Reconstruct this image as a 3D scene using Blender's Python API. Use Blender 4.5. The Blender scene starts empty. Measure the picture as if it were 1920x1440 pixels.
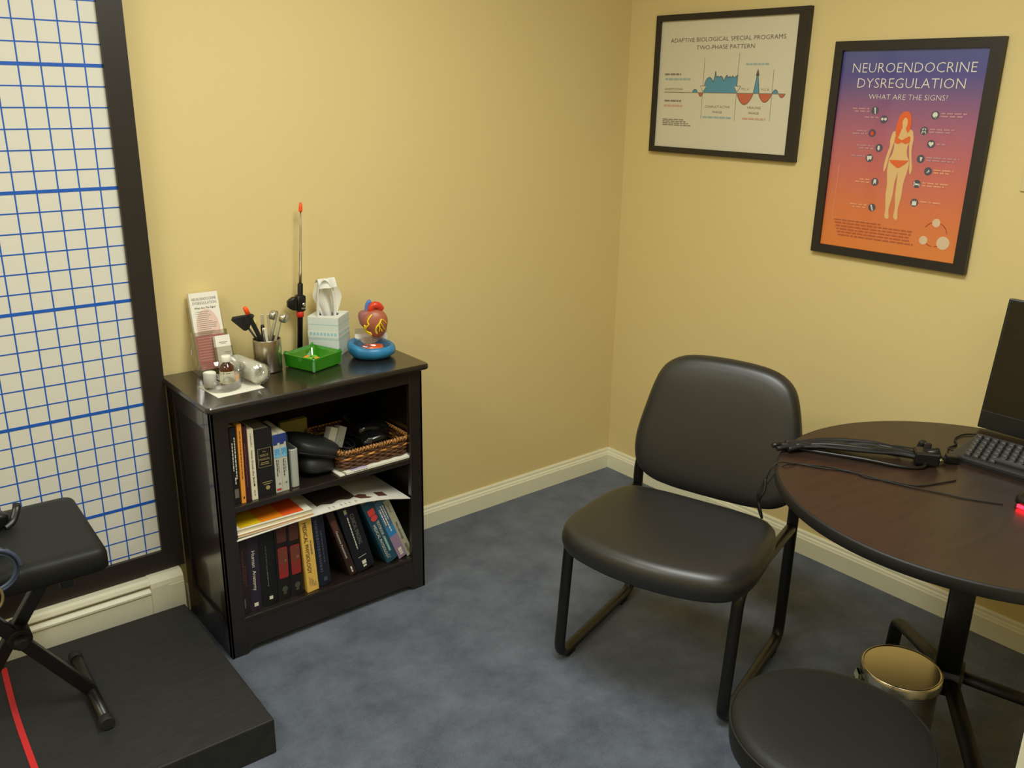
import bpy, bmesh, math, random
from mathutils import Matrix, Vector
random.seed(7)
SC = bpy.context.scene
COL = SC.collection
PI = math.pi

# ------------------------------------------------------------------ camera, world, lights, exposure
cam_d = bpy.data.cameras.new('camera'); cam = bpy.data.objects.new('camera', cam_d); COL.objects.link(cam)
YAW, PITCH, ROLL = 0.69100, 0.31870, 0.01720
cy, sy, cp, sp = math.cos(YAW), math.sin(YAW), math.cos(PITCH), math.sin(PITCH)
fwd = Vector((sy*cp, cy*cp, -sp)); right = Vector((cy, -sy, 0)); up = right.cross(fwd)
r2 = right*math.cos(ROLL) + up*math.sin(ROLL); u2 = up*math.cos(ROLL) - right*math.sin(ROLL)
mw = Matrix((r2, u2, -fwd)).transposed().to_4x4(); mw.translation = (-2.6702, -2.5497, 1.5832)
cam.matrix_world = mw
cam_d.sensor_width = 36.0; cam_d.lens = 36.0*1665.68/1920.0; cam_d.clip_start = 0.05
SC.camera = cam
SC.view_settings.view_transform = 'Standard'; SC.view_settings.look = 'None'
SC.view_settings.gamma = 1.0; SC.view_settings.use_curve_mapping = False
SC.view_settings.exposure = 0.13
W = bpy.data.worlds.new('world'); SC.world = W; W.use_nodes = True
W.node_tree.nodes['Background'].inputs[0].default_value = (0.9, 0.95, 1.0, 1)
W.node_tree.nodes['Background'].inputs[1].default_value = 0.02

def area(name, loc, sx, sy_, power, col, rot=(0, 0, 0)):
    d = bpy.data.lights.new(name, 'AREA'); d.shape = 'RECTANGLE'; d.size = sx; d.size_y = sy_
    d.energy = power; d.color = col
    o = bpy.data.objects.new(name, d); o.location = loc; o.rotation_euler = rot; COL.objects.link(o); return o
area('ceiling_troffer_light', (-1.58, -1.52, 2.415), 0.60, 1.20, 33.5, (1.0, 1.03, 0.955))
area('left_troffer_light', (-3.45, -1.20, 2.415), 0.60, 1.20, 24, (1.0, 1.03, 0.95))
area('rear_fill_light', (-3.0, -3.45, 2.415), 0.60, 1.20, 14, (1.0, 1.03, 0.95))  # unseen fill lamp added behind the camera to lift the lower walls

# ------------------------------------------------------------------ colour + materials
def lin(c):
    o = []
    for v in c[:3]:
        v /= 255.0
        o.append(v/12.92 if v <= 0.04045 else ((v+0.055)/1.055)**2.4)
    return (o[0], o[1], o[2], 1.0)
MATS = {}
def mat(name, col, rough=0.5, metal=0.0, spec=0.5, coat=0.0, var=0.0, vscale=40, bump=0.0, bscale=300, emit=0.0, sheen=0.0, stretch=None):
    if name in MATS: return MATS[name]
    m = bpy.data.materials.new(name); m.use_nodes = True
    nt = m.node_tree; p = nt.nodes['Principled BSDF']
    c = lin(col)
    p.inputs['Base Color'].default_value = c; p.inputs['Roughness'].default_value = rough
    p.inputs['Metallic'].default_value = metal; p.inputs['Specular IOR Level'].default_value = spec
    p.inputs['Coat Weight'].default_value = coat; p.inputs['Coat Roughness'].default_value = 0.08
    if sheen: p.inputs['Sheen Weight'].default_value = sheen
    if emit:
        p.inputs['Emission Color'].default_value = c; p.inputs['Emission Strength'].default_value = emit
    if var or bump:
        tc = nt.nodes.new('ShaderNodeTexCoord'); mp = nt.nodes.new('ShaderNodeMapping')
        nt.links.new(tc.outputs['Object'], mp.inputs[0])
        if stretch: mp.inputs['Scale'].default_value = stretch
        if var:
            n = nt.nodes.new('ShaderNodeTexNoise'); n.inputs['Scale'].default_value = vscale; n.inputs['Detail'].default_value = 5
            nt.links.new(mp.outputs[0], n.inputs['Vector'])
            r = nt.nodes.new('ShaderNodeValToRGB')
            r.color_ramp.elements[0].position = 0.3; r.color_ramp.elements[1].position = 0.7
            r.color_ramp.elements[0].color = tuple(max(0, x*(1-var)) for x in c[:3])+(1,)
            r.color_ramp.elements[1].color = tuple(min(1, x*(1+var)) for x in c[:3])+(1,)
            nt.links.new(n.outputs['Fac'], r.inputs[0]); nt.links.new(r.outputs[0], p.inputs['Base Color'])
        if bump:
            n2 = nt.nodes.new('ShaderNodeTexNoise'); n2.inputs['Scale'].default_value = bscale; n2.inputs['Detail'].default_value = 3
            nt.links.new(mp.outputs[0], n2.inputs['Vector'])
            b = nt.nodes.new('ShaderNodeBump'); b.inputs['Strength'].default_value = bump; b.inputs['Distance'].default_value = 0.004
            nt.links.new(n2.outputs['Fac'], b.inputs['Height']); nt.links.new(b.outputs[0], p.inputs['Normal'])
    MATS[name] = m
    return m
def clear(name, tint=(255, 255, 255), gloss=0.10, body=None, bodyw=0.0, rough=0.03, fres=0.5):
    # thin clear plastic: tinted transparency, a little body colour, fresnel gloss
    if name in MATS: return MATS[name]
    m = bpy.data.materials.new(name); m.use_nodes = True; nt = m.node_tree
    nt.nodes.remove(nt.nodes['Principled BSDF']); out = nt.nodes['Material Output']
    t = nt.nodes.new('ShaderNodeBsdfTransparent'); t.inputs[0].default_value = lin(tint)
    g = nt.nodes.new('ShaderNodeBsdfGlossy'); g.inputs['Roughness'].default_value = rough
    lw = nt.nodes.new('ShaderNodeLayerWeight'); lw.inputs[0].default_value = 0.35
    ma = nt.nodes.new('ShaderNodeMath'); ma.operation = 'MULTIPLY_ADD'; ma.inputs[1].default_value = fres; ma.inputs[2].default_value = gloss
    nt.links.new(lw.outputs['Fresnel'], ma.inputs[0])
    base = t.outputs[0]
    if body:
        d = nt.nodes.new('ShaderNodeBsdfDiffuse'); d.inputs[0].default_value = lin(body)
        mb = nt.nodes.new('ShaderNodeMixShader'); mb.inputs[0].default_value = bodyw
        nt.links.new(t.outputs[0], mb.inputs[1]); nt.links.new(d.outputs[0], mb.inputs[2]); base = mb.outputs[0]
    mx = nt.nodes.new('ShaderNodeMixShader')
    nt.links.new(ma.outputs[0], mx.inputs[0]); nt.links.new(base, mx.inputs[1]); nt.links.new(g.outputs[0], mx.inputs[2])
    nt.links.new(mx.outputs[0], out.inputs[0])
    MATS[name] = m
    return m

M_wall = mat('wall_paint', (227, 206, 146), 0.62, spec=0.25, bump=0.06, bscale=160)
M_ceil = mat('ceiling_white', (226, 222, 208), 0.9)
M_trim = mat('trim_paint', (238, 234, 204), 0.45)
M_heat = mat('heater_enamel', (232, 228, 202), 0.42)
M_dark = mat('slot_dark', (22, 20, 16), 0.8)
M_frame = mat('frame_black', (40, 34, 29), 0.42)
M_gridw = mat('grid_white', (226, 222, 208), 0.5)
M_gridb = mat('grid_blue', (24, 92, 190), 0.5)
M_esp = mat('espresso_wood', (34, 28, 23), 0.30, coat=0.6, var=0.18, vscale=14, stretch=(1, 1, 12), bump=0.02, bscale=60)
M_plat = mat('platform_black', (34, 34, 31), 0.6, var=0.28, vscale=26, stretch=(1, 7, 1), bump=0.25, bscale=120)
M_vinyl = mat('black_vinyl', (33, 32, 29), 0.42, spec=0.8, bump=0.05, bscale=500)
M_vinyl2 = mat('bench_vinyl', (24, 24, 22), 0.52, spec=.35, bump=0.12, bscale=500)
M_tube = mat('black_tube', (18, 17, 16), 0.33, spec=0.5)
M_rubber = mat('black_rubber', (24, 23, 22), 0.7)
M_tabtop = mat('table_laminate', (46, 32, 25), 0.34, spec=0.5, var=0.22, vscale=8, stretch=(1, 9, 1))
M_tabedge = mat('table_edge', (15, 13, 12), 0.55)
M_tleg = mat('table_leg_black', (17, 16, 15), 0.5)
M_blk = mat('black_plastic', (15, 15, 15), 0.35)
M_blkm = mat('black_matte', (17, 17, 17), 0.6)
M_screen = mat('screen_black', (16, 15, 14), 0.12)
M_steel = mat('brushed_steel', (196, 186, 165), 0.28, metal=1.0, bump=0.03, bscale=200, stretch=(1, 1, 0.05))
M_chrome = mat('chrome', (205, 200, 190), 0.12, metal=1.0)
M_satin = mat('satin_aluminium', (200, 196, 182), 0.33, metal=0.9)
M_white = mat('white_paper', (236, 232, 216), 0.7)
M_cream = mat('cream_paper', (224, 208, 160), 0.75)
M_orange = mat('orange_tip', (255, 88, 22), 0.4)
M_red = mat('red_plastic', (205, 44, 30), 0.4)
M_ink = mat('ink_dark', (66, 60, 58), 0.7)
M_inkl = mat('ink_light', (150, 142, 132), 0.7)
M_clear = clear('clear_plastic', (250, 250, 248), 0.07)
M_clearw = clear('clear_milky', (242, 242, 240), 0.08, body=(225, 222, 226), bodyw=0.12)

# carpet
def carpet():
    m = bpy.data.materials.new('blue_carpet'); m.use_nodes = True; nt = m.node_tree; p = nt.nodes['Principled BSDF']
    p.inputs['Roughness'].default_value = 0.95; p.inputs['Specular IOR Level'].default_value = 0.1
    p.inputs['Sheen Weight'].default_value = 0.25
    tc = nt.nodes.new('ShaderNodeTexCoord')
    n = nt.nodes.new('ShaderNodeTexNoise'); n.inputs['Scale'].default_value = 7; n.inputs['Detail'].default_value = 7; n.inputs['Roughness'].default_value = 0.68
    nf = nt.nodes.new('ShaderNodeTexNoise'); nf.inputs['Scale'].default_value = 420; nf.inputs['Detail'].default_value = 2
    for q in (n, nf): nt.links.new(tc.outputs['Object'], q.inputs['Vector'])
    mx = nt.nodes.new('ShaderNodeMix'); mx.data_type = 'FLOAT'; mx.inputs[0].default_value = 0.45
    nt.links.new(n.outputs['Fac'], mx.inputs[2]); nt.links.new(nf.outputs['Fac'], mx.inputs[3])
    r = nt.nodes.new('ShaderNodeValToRGB'); r.color_ramp.elements[0].position = 0.36; r.color_ramp.elements[1].position = 0.62
    r.color_ramp.elements[0].color = lin((64, 71, 86)); r.color_ramp.elements[1].color = lin((106, 113, 126))
    nt.links.new(mx.outputs[0], r.inputs[0]); nt.links.new(r.outputs[0], p.inputs['Base Color'])
    b = nt.nodes.new('ShaderNodeBump'); b.inputs['Strength'].default_value = 0.6; b.inputs['Distance'].default_value = 0.006
    nt.links.new(mx.outputs[0], b.inputs['Height']); nt.links.new(b.outputs[0], p.inputs['Normal'])
    return m
M_carpet = carpet()

# ------------------------------------------------------------------ mesh builder
GLYPH = {}
def glyphs(s, thin=0.0):
    k0 = (s, thin)
    if k0 not in GLYPH:
        cu = bpy.data.curves.new('lettering', 'FONT'); cu.body = s; cu.resolution_u = 2; cu.offset = -thin
        o = bpy.data.objects.new('lettering', cu); COL.objects.link(o)
        bpy.context.view_layer.update()
        me = bpy.data.meshes.new_from_object(o.evaluated_get(bpy.context.evaluated_depsgraph_get()))
        v = [x.co.copy() for x in me.vertices]; f = [list(p.vertices) for p in me.polygons]
        COL.objects.unlink(o); bpy.data.objects.remove(o); bpy.data.curves.remove(cu); bpy.data.meshes.remove(me)
        GLYPH[k0] = (v, f)
    return GLYPH[k0]

class B:
    def __init__(s): s.v = []; s.f = []; s.mi = []; s.sm = []; s.mats = []
    def m(s, mt):
        if mt not in s.mats: s.mats.append(mt)
        return s.mats.index(mt)
    def add(s, vs, fs, mt, smooth=False, X=None):
        o = len(s.v); k = s.m(mt)
        s.v += [tuple(X @ Vector(p)) if X is not None else tuple(p) for p in vs]
        for f in fs: s.f.append([i+o for i in f]); s.mi.append(k); s.sm.append(smooth)
        return s
    def box(s, x0, x1, y0, y1, z0, z1, mt, bev=0.0, X=None, seg=2):
        bm = bmesh.new(); bmesh.ops.create_cube(bm, size=1.0)
        for q in bm.verts:
            q.co = Vector(((x0+x1)/2+q.co.x*(x1-x0), (y0+y1)/2+q.co.y*(y1-y0), (z0+z1)/2+q.co.z*(z1-z0)))
        if bev: bmesh.ops.bevel(bm, geom=bm.edges[:], offset=bev, segments=seg, profile=0.5, affect='EDGES')
        bm.verts.index_update()
        s.add([q.co for q in bm.verts], [[q.index for q in f.verts] for f in bm.faces], mt, False, X); bm.free(); return s
    def loft(s, rings, mt, cap0=True, cap1=True, smooth=True, X=None, closed=False):
        n = len(rings[0]); vs = [p for r in rings for p in r]; fs = []
        R = len(rings)
        for i in range(R if closed else R-1):
            j = (i+1) % R
            for k in range(n): fs.append([i*n+k, i*n+(k+1) % n, j*n+(k+1) % n, j*n+k])
        s.add(vs, fs, mt, smooth, X)
        o = len(s.v)-len(vs)
        if not closed:
            if cap0: s.f.append([o+k for k in range(n)][::-1]); s.mi.append(s.m(mt)); s.sm.append(False)
            if cap1: s.f.append([o+(R-1)*n+k for k in range(n)]); s.mi.append(s.m(mt)); s.sm.append(False)
        return s
    def tube(s, pts, r, mt, n=8, N=None, r2=None, X=None, cap=True, closed=False, rr=None):
        P = [Vector(p) for p in pts]; rings = []; prev = None
        for i, p in enumerate(P):
            if closed: t = P[(i+1) % len(P)]-P[i-1]
            else: t = P[min(i+1, len(P)-1)]-P[max(i-1, 0)]
            if t.length < 1e-9: t = Vector((0, 0, 1))
            t.normalize()
            if N is not None: a = Vector(N)
            elif prev is None: a = t.orthogonal().normalized()
            else:
                a = prev-t*prev.dot(t)
                a = a.normalized() if a.length > 1e-6 else t.orthogonal().normalized()
            prev = a; c = t.cross(a)
            q = rr[i] if rr else r
            rings.append([p+a*math.cos(2*PI*k/n)*q+c*math.sin(2*PI*k/n)*((r2 if r2 else q)) for k in range(n)])
        return s.loft(rings, mt, cap, cap, True, X, closed)
    def lathe(s, prof, mt, n=32, X=None, cap0=True, cap1=True, smooth=True):
        rings = [[(r*math.cos(2*PI*k/n), r*math.sin(2*PI*k/n), z) for k in range(n)] for r, z in prof]
        return s.loft(rings, mt, cap0, cap1, smooth, X)
    def ext(s, poly, d0, d1, mt, axis='y', X=None, smooth=False):
        # poly 2D; axis y: (x,z) extruded over y; axis x: (y,z); axis z: (x,y)
        def P(a, b, d): return {'y': (a, d, b), 'x': (d, a, b), 'z': (a, b, d)}[axis]
        r0 = [P(a, b, d0) for a, b in poly]; r1 = [P(a, b, d1) for a, b in poly]
        return s.loft([r0, r1], mt, True, True, smooth, X)
    def poly(s, pts, mt, X=None): return s.add(pts, [list(range(len(pts)))], mt, False, X)
    def text(s, st, X, size, mt, width=None, align='L', maxw=None, thin=0.0):
        v, f = glyphs(st, thin)
        if not v: return s
        x0 = min(p.x for p in v); x1 = max(p.x for p in v); k = size/0.73
        kx = width/(x1-x0) if width else k
        if maxw and (x1-x0)*kx > maxw: kx = maxw/(x1-x0)
        off = {'L': -x0, 'C': -(x0+x1)/2, 'R': -x1}[align]
        return s.add([((p.x+off)*kx, p.y*k, 0) for p in v], f, mt, False, X)
    def make(s, name, parent=None, loc=(0, 0, 0), rot=(0, 0, 0), label=None, cat=None, group=None, kind=None, sub=0, auto=None):
        me = bpy.data.meshes.new(name); me.from_pydata(s.v, [], s.f)
        for mt in s.mats: me.materials.append(mt)
        me.polygons.foreach_set('material_index', s.mi); me.polygons.foreach_set('use_smooth', s.sm)
        bm = bmesh.new(); bm.from_mesh(me); bmesh.ops.recalc_face_normals(bm, faces=bm.faces[:]) if s.recalc else None
        bm.to_mesh(me); bm.free(); me.update()
        o = bpy.data.objects.new(name, me); COL.objects.link(o)
        o.location = loc; o.rotation_euler = rot
        if parent: o.parent = parent
        tag(o, label, cat, group, kind)
        if sub:
            md = o.modifiers.new('round', 'SUBSURF'); md.levels = sub; md.render_levels = sub
        return o
    recalc = False
def tag(o, label=None, cat=None, group=None, kind=None):
    if label: o['label'] = label
    if cat: o['category'] = cat
    if group: o['group'] = group
    if kind: o['kind'] = kind
def thing(name, label, cat, loc=(0, 0, 0), rot=(0, 0, 0), group=None):
    o = bpy.data.objects.new(name, None); COL.objects.link(o); o.empty_display_size = 0.05
    o.location = loc; o.rotation_euler = rot; tag(o, label, cat, group); return o
def fillet(pts, r, seg=6):
    P = [Vector(p) for p in pts]; out = [P[0]]
    for i in range(1, len(P)-1):
        a = (P[i-1]-P[i]); b = (P[i+1]-P[i]); q = min(r, a.length*0.48, b.length*0.48); a.normalize(); b.normalize()
        p0 = P[i]+a*q; p1 = P[i]+b*q
        for k in range(seg+1):
            t = k/seg; out.append(p0*(1-t)**2+P[i]*2*t*(1-t)+p1*t*t)
    out.append(P[-1]); return out
def smooth(pts, n=8):
    P = [Vector(p) for p in pts]; out = []
    for i in range(len(P)-1):
        a = P[max(i-1, 0)]; b = P[i]; c = P[i+1]; d = P[min(i+2, len(P)-1)]
        for k in range(n):
            t = k/n
            out.append(0.5*((2*b)+(c-a)*t+(2*a-5*b+4*c-d)*t*t+(3*b-a-3*c+d)*t*t*t))
    out.append(P[-1]); return out
def rrect(hx, hy, r, seg=6, cx=0, cy_=0):
    o = []
    for (sx, sy_, a0) in ((1, 1, 0), (-1, 1, 90), (-1, -1, 180), (1, -1, 270)):
        for k in range(seg+1):
            a = math.radians(a0+90*k/seg); o.append((cx+sx*(hx-r)+r*math.cos(a), cy_+sy_*(hy-r)+r*math.sin(a)))
    return o
def frameX(right, up_, org):   # glyph plane -> world
    r = Vector(right); u = Vector(up_); n = r.cross(u)
    m = Matrix((r, u, n)).transposed().to_4x4(); m.translation = org; return m
def T(x, y, z): return Matrix.Translation((x, y, z))
def RX(a): return Matrix.Rotation(a, 4, 'X')
def RY(a): return Matrix.Rotation(a, 4, 'Y')
def RZ(a): return Matrix.Rotation(a, 4, 'Z')

# ------------------------------------------------------------------ the room
XL, YF, ZC = -4.3, -4.2, 2.44
B().box(XL, 0.0, YF, 0.0, -0.05, 0.0, M_carpet).make('floor', kind='structure')
B().box(XL, 0.1, 0.0, 0.1, 0.0, ZC, M_wall).make('wall_back', kind='structure')
B().box(0.0, 0.1, YF, 0.0, 0.0, ZC, M_wall).make('wall_right', kind='structure')
B().box(XL-0.1, XL, YF, 0.1, 0.0, ZC, M_wall).make('wall_left', kind='structure')
B().box(XL-0.1, 0.1, YF-0.1, YF, 0.0, ZC, M_wall).make('wall_front', kind='structure')
B().box(XL-0.1, 0.1, YF-0.1, 0.1, ZC, ZC+0.1, M_ceil).make('ceiling', kind='structure')
BASEP = [(0, 0), (0.016, 0), (0.016, 0.060), (0.0135, 0.064), (0.012, 0.070), (0.008, 0.074), (0.0075, 0.082), (0.004, 0.0877), (0, 0.0877)]
b = B(); b.ext([(-y, z) for y, z in BASEP], -1.888, 0.0, M_trim, 'x'); b.make('baseboard_back', kind='structure')
b = B(); b.ext([(-y, z) for y, z in BASEP], YF, 0.0, M_trim, 'y'); b.make('baseboard_right', kind='structure')

# baseboard heater along the back wall
ht = thing('baseboard_heater', 'cream baseboard heater along the wall below the blue grid board', 'heater', (-2.6, 0, 0))
hx = 2.6
HP = [(0, .025), (-.070, .025), (-.0735, .030), (-.0735, .128), (-.077, .133), (-.077, .139), (-.070, .146), (-.066, .149), (-.052, .149), (-.052, .158), (-.072, .158), (-.073, .162), (-.068, .172), (-.060, .177), (0, .177)]
b = B(); b.ext(HP, -1.3, -2.0+hx, M_heat, 'x'); b.ext([(-.0525, .1485), (-.0525, .1585), (-.051, .1585), (-.051, .1485)], -1.3, -2.0+hx, M_dark, 'x'); b.make('housing', ht)
CP = [(0, .0), (-.074, .0), (-.0775, .006), (-.0775, .150), (-.075, .164), (-.068, .174), (-.056, .1795), (0, .1795)]
b = B(); b.ext(CP, -2.012+hx, -1.914+hx, M_heat, 'x'); b.box(-1.960+hx, -1.9135+hx, -.0790, -.01, .002, .146, M_heat, .001); b.make('end_cap', ht)

# ------------------------------------------------------------------ posture grid board
gb = thing('posture_grid_board', 'tall white board with blue square grid in a wide black frame', 'wall chart', (-1.957, -0.005, 0.181))
gx, gz = 1.957, -0.181
b = B(); b.box(-3.10+gx, -1.957+gx, -.024, -.002, .243+gz, 2.06+gz, M_gridw)
c = 0.0508
for k in range(0, 22):
    x = -1.9993-k*c+gx
    b.box(x-.0017, x+.0017, -.0246, -.0238, .243+gz, 2.06+gz, M_gridb)
for j in range(-3, 33):
    z = .4073+j*c+gz; w = .0044 if j % 6 == 0 else .0016
    b.box(-3.10+gx, -1.957+gx, -.0248, -.0238, z-w, z+w, M_gridb)
b.make('grid_panel', gb)
fx0, fx1, fz0, fz1 = -3.162+gx, -1.895+gx, .181+gz, 2.12+gz; w = .062
def bar(pts, nm, par, mt=M_frame, y0=-.036, y1=-.002):
    q = B(); q.ext(pts, y0, y1, mt, 'y'); return q.make(nm, par)
bar([(fx1-w, fz0+w), (fx1, fz0), (fx1, fz1), (fx1-w, fz1-w)], 'frame_bar', gb)
bar([(fx0, fz0), (fx0+w, fz0+w), (fx0+w, fz1-w), (fx0, fz1)], 'frame_bar', gb)
bar([(fx0, fz0), (fx1, fz0), (fx1-w, fz0+w), (fx0+w, fz0+w)], 'frame_bar', gb)
bar([(fx0, fz1), (fx0+w, fz1-w), (fx1-w, fz1-w), (fx1, fz1)], 'frame_bar', gb)

# ------------------------------------------------------------------ platform, strap
b = B(); b.box(-1.35, 0, -.648, 0, 0, .1, M_plat, .003)
b.make('step_platform', loc=(-1.936, -.133, 0), rot=(0, 0, math.radians(-1.3)), label='low black platform on the carpet in front of the grid board', cat='platform')
b = B(); pts = smooth([(-2.427, -.155, .1012), (-2.443, -.374, .1012), (-2.450, -.60, .1012), (-2.452, -.765, .1012)], 6)
rings = [[(p.x-.007, p.y, .1003), (p.x+.007, p.y, .1003), (p.x+.007, p.y, .1018), (p.x-.007, p.y, .1018)] for p in pts]
b.loft(rings, mat('red_tape', (205, 40, 42), 0.5), smooth=False)
b.make('red_strap', label='narrow red strap lying straight across the black platform', cat='strap')

# ------------------------------------------------------------------ bookcase
BX, BY = -1.550, -0.35      # centre x, front y of the carcase
bc = thing('bookcase', 'dark espresso two-shelf bookcase standing against the back wall', 'bookcase', (BX, BY, 0))
hw, dp = .335, .33          # half width, depth (front y=0 local, back y=dp)
b = B()
b.loft([[(x, y, z) for x, y in rrect(.351-i, (dp+.022)/2+.002-i, .014-i*.5, 5, 0, (dp-.022)/2)] for i, z in ((.006, .764), (.0015, .767), (0, .772), (.001, .779), (.004, .783))], M_esp, smooth=False)
b.make('top_board', bc)
def side(xa, xb, sgn):
    q = B(); q.box(xa, xb, .018, dp, .0, .764, M_esp)
    xo = xa if sgn < 0 else xb; xi = xo+sgn*.009
    lo, hi = sorted((xo, xi))
    for (y0, y1, z0, z1) in ((.0, .05, 0, .764), (dp-.05, dp, 0, .764), (.05, dp-.05, .0, .11), (.05, dp-.05, .70, .764)):
        q.box(lo, hi, y0, y1, z0, z1, M_esp, .0015)
    q.make('side_panel', bc)
side(-hw+.009, -hw+.022, -1); side(hw-.022, hw-.009, 1)
b = B(); b.box(-hw+.022, hw-.022, dp-.010, dp-.002, .05, .764, M_esp); b.make('back_panel', bc)
b = B(); b.box(-hw+.022, hw-.022, .004, dp-.01, .454, .472, M_esp, .003); b.make('shelf', bc)
b = B(); b.box(-hw+.022, hw-.022, .004, dp-.01, .102, .118, M_esp, .003); b.make('shelf', bc)
b = B(); b.box(-hw, -hw+.047, 0, .018, .0, .764, M_esp, .002); b.make('stile', bc)
b = B(); b.box(hw-.047, hw, 0, .018, .0, .764, M_esp, .002); b.make('stile', bc)
b = B(); b.box(-hw+.047, hw-.047, .001, .018, .722, .764, M_esp, .001); b.make('top_rail', bc)
arc = [(-hw+.047, .0), (-hw+.052, .004)]
arc += [(-hw+.052+.035*(1-math.cos(t*PI/2/6)), .004+.018*math.sin(t*PI/2/6)) for t in range(1, 7)]
arc = arc + [(-x, z) for x, z in arc[::-1]]
b = B(); b.ext(arc+[(hw-.047, .104), (-hw+.047, .104)], .001, .018, M_esp, 'y'); b.make('base_rail', bc)

# ------------------------------------------------------------------ books
M_page = mat('book_pages', (226, 212, 176), 0.8, var=.06, vscale=300, stretch=(1, .02, .02))
def cm(name, c, r=.42): return mat(name, c, r)
def vt(b, st, x, z, size, mt, width=None, y=-.0012):     # spine lettering reading downwards
    b.text(st, frameX((0, 0, -1), (1, 0, 0), (x, y, z)), size, mt, width)
def dash(b, x, z0, z1, th, mt, y=-.0012, seed=1):            # worn, unreadable small print
    rnd = random.Random(seed); z = z0
    while z > z1+.002:
        L = rnd.uniform(.004, .013); e = max(z-L, z1)
        b.poly([(x, y, e), (x+th, y, e), (x+th, y, z), (x, y, z)], mt); z = e-.0022
def patch(b, x0, x1, z0, z1, mt, y=-.0009):
    b.poly([(x0, y, z0), (x1, y, z0), (x1, y, z1), (x0, y, z1)], mt)
def rpatch(b, x0, x1, z0, z1, r, mt, y=-.0009):
    b.poly([(p[0], y, p[1]) for p in rrect((x1-x0)/2, (z1-z0)/2, r, 4, (x0+x1)/2, (z0+z1)/2)], mt)
def book(label, x, y, z, t, h, d, cov, ang=0, deco=None, group=None, bulge=0.0, pages=M_page, hard=True, flush=0.004, name='book'):
    o = thing(name, label, 'book', (x, y, z), (0, -math.radians(ang), 0), group)
    q = B(); th = .003 if hard else .0012
    # cover: spine with optional bulge, two boards
    out = [(0, d), (0, .004 if bulge else 0)]
    if bulge:
        out += [(t*k/8, .004*(1-math.sin(PI*k/8))*0.9) for k in range(1, 8)]
    out += [(t, .004 if bulge else 0), (t, d), (t-th, d), (t-th, .006), (th, .006), (th, d)]
    q.ext(out, 0, h, cov, 'z')
    if deco: deco(q, t, h)
    q.make('cover', o)
    f = flush if hard else .0005
    q = B(); q.box(th, t-th, .006, d-f, f, h-f, pages); q.make('pages', o)
    return o
G1, G2 = 'books on the upper shelf', 'books on the bottom shelf'
z1, z2, yb = .4725, .1185, -.327
Mw = mat('print_white', (232, 228, 210), .6); Mk = mat('print_black', (30, 27, 25), .6)
Mgold = mat('print_gold', (168, 150, 98), .5); Mred = mat('print_red', (196, 60, 48), .6)
Mdim = mat('print_dim', (120, 110, 100), .6); Mbl = mat('print_sky', (118, 188, 228), .6)
def u1(b, t, h): dash(b, .003, h-.03, .03, .0025, Mdim, seed=2)
book('thin grey booklet at the far left end of the upper shelf', -1.8375, yb+.004, z1, .0065, .243, .19, cm('cover_grey', (150, 150, 138)), 1.2, u1, G1, hard=False)
def u2(b, t, h):
    dash(b, .0035, h-.045, .10, .0028, Mw, seed=3); dash(b, .0105, h-.03, .075, .003, Mw, seed=4)
    patch(b, .003, t-.003, .018, .045, Mdim); dash(b, .0065, .08, .06, .003, Mw, seed=5)
book('black paperback with white lettering between the grey booklet and the orange book', -1.830, yb, z1, .0175, .228, .18, cm('cover_black', (27, 27, 29)), -.6, u2, G1, hard=False)
def u3(b, t, h):
    dash(b, .005, h-.02, .07, .0026, mat('print_brown', (120, 72, 30), .6), seed=6); dash(b, .0055, .02, .012, .003, Mk, seed=7)
book('slim bright orange paperback on the upper shelf', -1.811, yb-.006, z1, .0125, .236, .185, cm('cover_orange', (244, 160, 62)), -.8, u3, G1, hard=False)
def u4(b, t, h): dash(b, .006, h-.05, .04, .003, mat('print_plum', (110, 70, 66), .6), seed=8)
book('dark maroon book beside the slim orange paperback', -1.797, yb, z1, .016, .224, .18, cm('cover_maroon', (62, 28, 34)), -.5, u4, G1)
def u5(b, t, h):
    vt(b, '[ SINCLAIR ]', .0065, h-.012, .0042, Mk, .038); vt(b, 'Human Growth after Birth', .0055, h-.062, .0062, Mk, .098)
    dash(b, .007, .05, .042, .0035, Mk, seed=9); dash(b, .0075, .03, .012, .002, Mdim, seed=10)
book('cream paperback with black lettering next to the thick black book', -1.779, yb-.004, z1, .017, .212, .18, cm('cover_cream', (232, 224, 196)), 0, u5, G1, hard=False)
def u6(b, t, h):
    x0, x1, za, zb = .008, t-.006, h*.44, h*.72
    for (a, c, e, f) in ((x0, x1, za, za+.001), (x0, x1, zb-.001, zb), (x0, x0+.001, za, zb), (x1-.001, x1, za, zb)): patch(b, a, c, e, f, Mgold)
    X = lambda z: frameX((1, 0, 0), (0, 0, 1), (t/2, -.0012, z))
    b.text('The', X(h*.66), .0050, Mgold, None, 'C'); b.text('MERCK', X(h*.60), .0075, Mgold, .026, 'C')
    b.text('MANUAL', X(h*.545), .0070, Mgold, .032, 'C')
    for i, wd in ((0, .022), (1, .026)): patch(b, t/2-wd/2, t/2+wd/2, h*.505-i*.005, h*.515-i*.005, Mgold)
    for i, wd in ((0, .030), (1, .022)): patch(b, t/2-wd/2+.003, t/2+wd/2+.003, h*.205-i*.006, h*.215-i*.006, Mgold)
    b.poly([(t/2+.004+.007*math.cos(a*PI/3), -.0012, .025+.007*math.sin(a*PI/3)) for a in range(6)], Mgold)
book('thick black hardback with gold boxed title on the upper shelf', -1.7605, yb, z1, .054, .203, .15, cm('cover_black', (27, 27, 29)), 0, u6, G1, pages=mat('pages_grey', (150, 146, 122), .8))
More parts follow.
